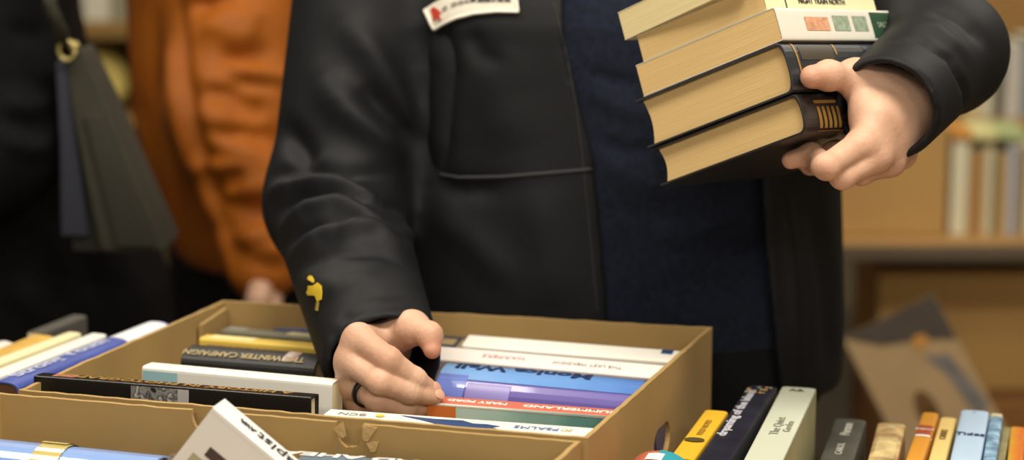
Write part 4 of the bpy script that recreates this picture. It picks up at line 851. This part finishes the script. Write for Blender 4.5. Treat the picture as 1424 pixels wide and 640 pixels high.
xl, xr = q(1150, 320, tb)[0], q(1316, 320, tb)[0]
closed_box('plain cardboard box on the back table, left of the upright books', ((xl + xr) / 2, tb + .16, T2 + .001), xr - xl, .30, .205, mat('cardboard_warm', 'b08a50', .85, var=.08, scale=4), tape=False)
cols = [('d8d2b4', 'pale cream'), ('a57c46', 'tan'), ('d2c9a6', 'ivory'), ('4d4438', 'dark brown'), ('b3945a', 'straw'), ('a9aab4', 'lilac grey'), ('8f7c54', 'khaki'), ('cfc8b0', 'bone white')]
xx = [1320, 1344, 1366, 1378, 1384, 1398, 1411, 1424, 1440]; hh = [.178, .158, .166, .15, .155, .172, .165, .17]
UP = Matrix(((0, -1, 0), (0, 0, -1), (1, 0, 0)))   # spine to the camera, standing
for i, (c, nm) in enumerate(cols):
    a, e = q(xx[i], 320, y0 + .08)[0], q(xx[i + 1], 320, y0 + .08)[0]; h = hh[i]
    M = Matrix.Translation(((a + e) / 2, y0 + .08, T2 + .001 + h / 2)) @ UP.to_4x4()
    Book('paperback_book', f'{nm} spined book standing upright on the back table, {["first", "second", "third", "fourth", "fifth", "sixth", "seventh", "eighth"][i]} from the cardboard box', M, h, e - a - .0008, .13, mat(f'spine_{nm.replace(" ", "_")}', c, .6, var=.06), group='books upright on the back table')
# things lying on those books, and a raised row behind
for i, (px0, px1, py, c, nm) in enumerate(((1322, 1350, 156, 'c98a3c', 'orange'), (1350, 1384, 150, 'd6cf92', 'pale yellow'), (1386, 1424, 148, 'a7b47c', 'pale green'))):
    a, e = q(px0, py, y0 + .10)[0], q(px1, py, y0 + .10)[0]; zt = T2 + .181 + (.0 if i else 0.0)
    M = frame(((a + e) / 2, y0 + .075, zt + .016 + i * .0), A3(0, 1, 0) * 1., A3(0, 0, 1.), A3(1., 0, 0)) if False else Matrix.Translation(((a + e) / 2, y0 + .14, zt + .012)) @ Matrix(((1, 0, 0), (0, 0, -1), (0, 1, 0))).to_4x4()
    M = Matrix.Translation(((a + e) / 2, y0 + .075, zt + .011)) @ Matrix(((1, 0, 0), (0, 0, -1), (0, 1, 0))).to_4x4()
    Book('paperback_book', f'{nm} paperback lying flat across the upright books on the back table', M, e - a, .02, .12, mat(f'flat_{nm.replace(" ", "_")}', c, .6), group='books laid flat on the upright row')
riser = thing('display_stand', 'low wooden stand at the back of the far table under a raised row of books', 'stand', Matrix.Translation((1.12, y0 + .50, T2 + .001)))
box('shelf_board', (-.6, -.10, .155), (.6, .10, .173), WOOD2, riser); box('side_panel', (-.6, -.10, 0), (-.58, .10, .154), WOOD2, riser); box('side_panel', (.58, -.10, 0), (.6, .10, .154), WOOD2, riser)
xs = [1345, 1364, 1382, 1396, 1420, 1440]; cs = [('c9b98a', 'sand'), ('c2bda4', 'stone'), ('55503f', 'dark olive'), ('b9b4aa', 'pale grey'), ('6d7c84', 'steel blue')]
for i, (c, nm) in enumerate(cs):
    a, e = q(xs[i], 150, y0 + .44)[0], q(xs[i + 1], 150, y0 + .44)[0]; h = .165 - .012 * (i % 2)
    M = Matrix.Translation(((a + e) / 2, y0 + .44, T2 + .175 + h / 2)) @ UP.to_4x4()
    Book('paperback_book', f'{nm} book in the raised row at the back of the far table', M, h, e - a - .001, .11, mat(f'raised_{nm.replace(" ", "_")}', c, .6), group='raised row of books')
closed_box('large brown carton behind the raised row of books', (q(1390, 20, y0 + 1.0)[0], y0 + 1.1, .001), .5, .4, 1.38, CARD2, tape=False)
# under the far table
zc = .001
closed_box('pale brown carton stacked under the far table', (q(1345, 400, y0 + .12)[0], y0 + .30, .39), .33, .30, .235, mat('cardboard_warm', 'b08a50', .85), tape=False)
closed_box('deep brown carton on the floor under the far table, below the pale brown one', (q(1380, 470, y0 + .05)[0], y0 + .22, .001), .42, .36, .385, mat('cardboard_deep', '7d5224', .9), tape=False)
# tilted flattened box with a hand hole leaning in front of them
tl, tr, br_, bl_ = q(1172, 470, 3.42), q(1298, 408, 3.42), q(1400, 600, 3.32), q(1257, 630, 3.32)
Xd = (tr - tl) / np.linalg.norm(tr - tl); Zd = (tl - bl_); Zd -= Xd * (Zd @ Xd); Zd /= np.linalg.norm(Zd); Yd = np.cross(Zd, Xd)
wd = float(np.linalg.norm(tr - tl)); hd = float(np.linalg.norm(tl - bl_)) + .12
tbx = thing('cardboard_box', 'printed cardboard box tipped on its corner beside the black jacket, with an oval hand hole', 'box', frame(tl, Xd, Yd, Zd))
bm = bmesh.new()
hole = [(wd * .41 + .017 * math.cos(t) + .0 * math.sin(t), -.168 + .036 * math.sin(t)) for t in [2 * math.pi * k / 24 for k in range(24)]]
panel2d(bm, [(0, 0), (0, -hd), (wd, -hd), (wd, 0)], [hole], .005, Matrix()); bm_obj('front_panel', bm, mat('cardboard_grey_brown', '8b7350', .85, var=.12, scale=7), tbx)
box('side_panel', (0, .005, -hd), (.005, .20, 0), CARD2, tbx, .001); box('side_panel', (wd - .005, .005, -hd), (wd, .20, 0), CARD2, tbx, .001); box('back_panel', (0, .20, -hd), (wd, .205, 0), CARD2, tbx, .001); box('bottom_panel', (.006, .006, -hd), (wd - .006, .199, -hd + .005), CARD2, tbx, .001)
DPR = mat('faded_dark_print', '33281c', .8, var=.2, scale=20)
bm = bmesh.new(); panel2d(bm, [(.0, -.001), (wd - .001, -.001), (wd - .001, -.085), (wd * .7, -.062), (wd * .3, -.04)], [], .0006, Matrix.Translation((0, -.0008, 0))); bm_obj('printed_panel', bm, DPR, tbx)
bm = bmesh.new(); panel2d(bm, [(wd * .62, -.085), (wd * .85, -.10), (wd * .97, -.2), (wd * .82, -.22), (wd * .74, -.13)], [], .0006, Matrix.Translation((0, -.0008, 0))); bm_obj('printed_panel', bm, mat('slate_print', '57524f', .8, var=.25, scale=30), tbx)
bm = bmesh.new(); panel2d(bm, [(wd * .66 + .014 * math.cos(t), -.062 + .012 * math.sin(t)) for t in np.linspace(0, 2 * math.pi, 18)[:-1]], [], .0006, Matrix.Translation((0, -.0014, 0))); bm_obj('printed_mark', bm, mat('orange_print', '9a6a24', .8), tbx)
# what the tipped box rests on
lowc = closed_box('low carton on the floor that the tipped printed box rests on', (float(br_[0]) - .02, 3.0, .001), .5, .34, max(.2, float(br_[2]) - .14), CARD2, tape=False)
# ------------------------------------------------------------------ left background: shelf with books and a yellow bag
sy_ = 4.7; sb = thing('wooden_shelf', 'wooden shelf unit far behind, between the black coat and the orange jacket', 'shelf', Matrix.Translation((q(110, 50, sy_)[0], sy_ + .15, 0)))
zs = float(q(110, 54, sy_)[2])
SHW = mat('brown_shelf_wood', '8a6a34', .6, var=.15, scale=4, stretch=(1, 10, 10))
box('shelf_board', (-.35, -.15, zs - .0), (.35, .15, zs + .035), SHW, sb); box('shelf_board', (-.35, -.15, zs - .20), (.35, .15, zs - .17), SHW, sb); box('side_panel', (-.37, -.15, 0), (-.351, .15, 1.7), SHW, sb); box('side_panel', (.351, -.15, 0), (.37, .15, 1.7), SHW, sb); box('back_panel', (-.35, .151, 0), (.35, .16, 1.7), mat('shelf_back', '6a5836', .8), sb)
x_ = -.34; k = 0
for w, c, nm in ((.10, '7d7a68', 'moss grey'), (.09, '6b6a5e', 'pewter'), (.085, '87826c', 'clay grey'), (.07, '77786e', 'ash'), (.06, 'c9c4b0', 'pale'), (.05, '8a866f', 'drab'), (.06, '20242e', 'blue black'), (.08, '5d5a50', 'stone')):
    M = sb.matrix_world @ Matrix.Translation((x_ + w / 2, -.12, zs + .036 + .10)) @ UP.to_4x4()
    Book('paperback_book', f'{nm} book on the shelf behind the orange jacket', M, .2, w - .002, .14, mat(f'shelf_{nm.replace(" ", "_")}', c, .7), group='books on the far shelf'); x_ += w
def crumple(P, c, r, seed):
    g = np.random.default_rng(seed); d = ell(P, c, r)
    for _ in range(10):
        v = g.normal(size=3); v /= np.linalg.norm(v); d = smax(d, (P - c) @ v - np.min(r) * g.uniform(.75, .98), .008)
    return d
yc = A3(*q(130, 82, 4.79)); yc[2] = zs - .169 + .076
V, Q = surf(lambda P: smax(crumple(P, yc, A3(.085, .07, .082), 3), (zs - .168) - P[:, 2], .004), yc - .12, yc + .12, .006)
tag(cloth('paper_bag', V, Q, mat('yellow_paper', 'e8d478', .7, var=.15, scale=15), None), 'crumpled yellow paper bag on the lower far shelf', 'bag')
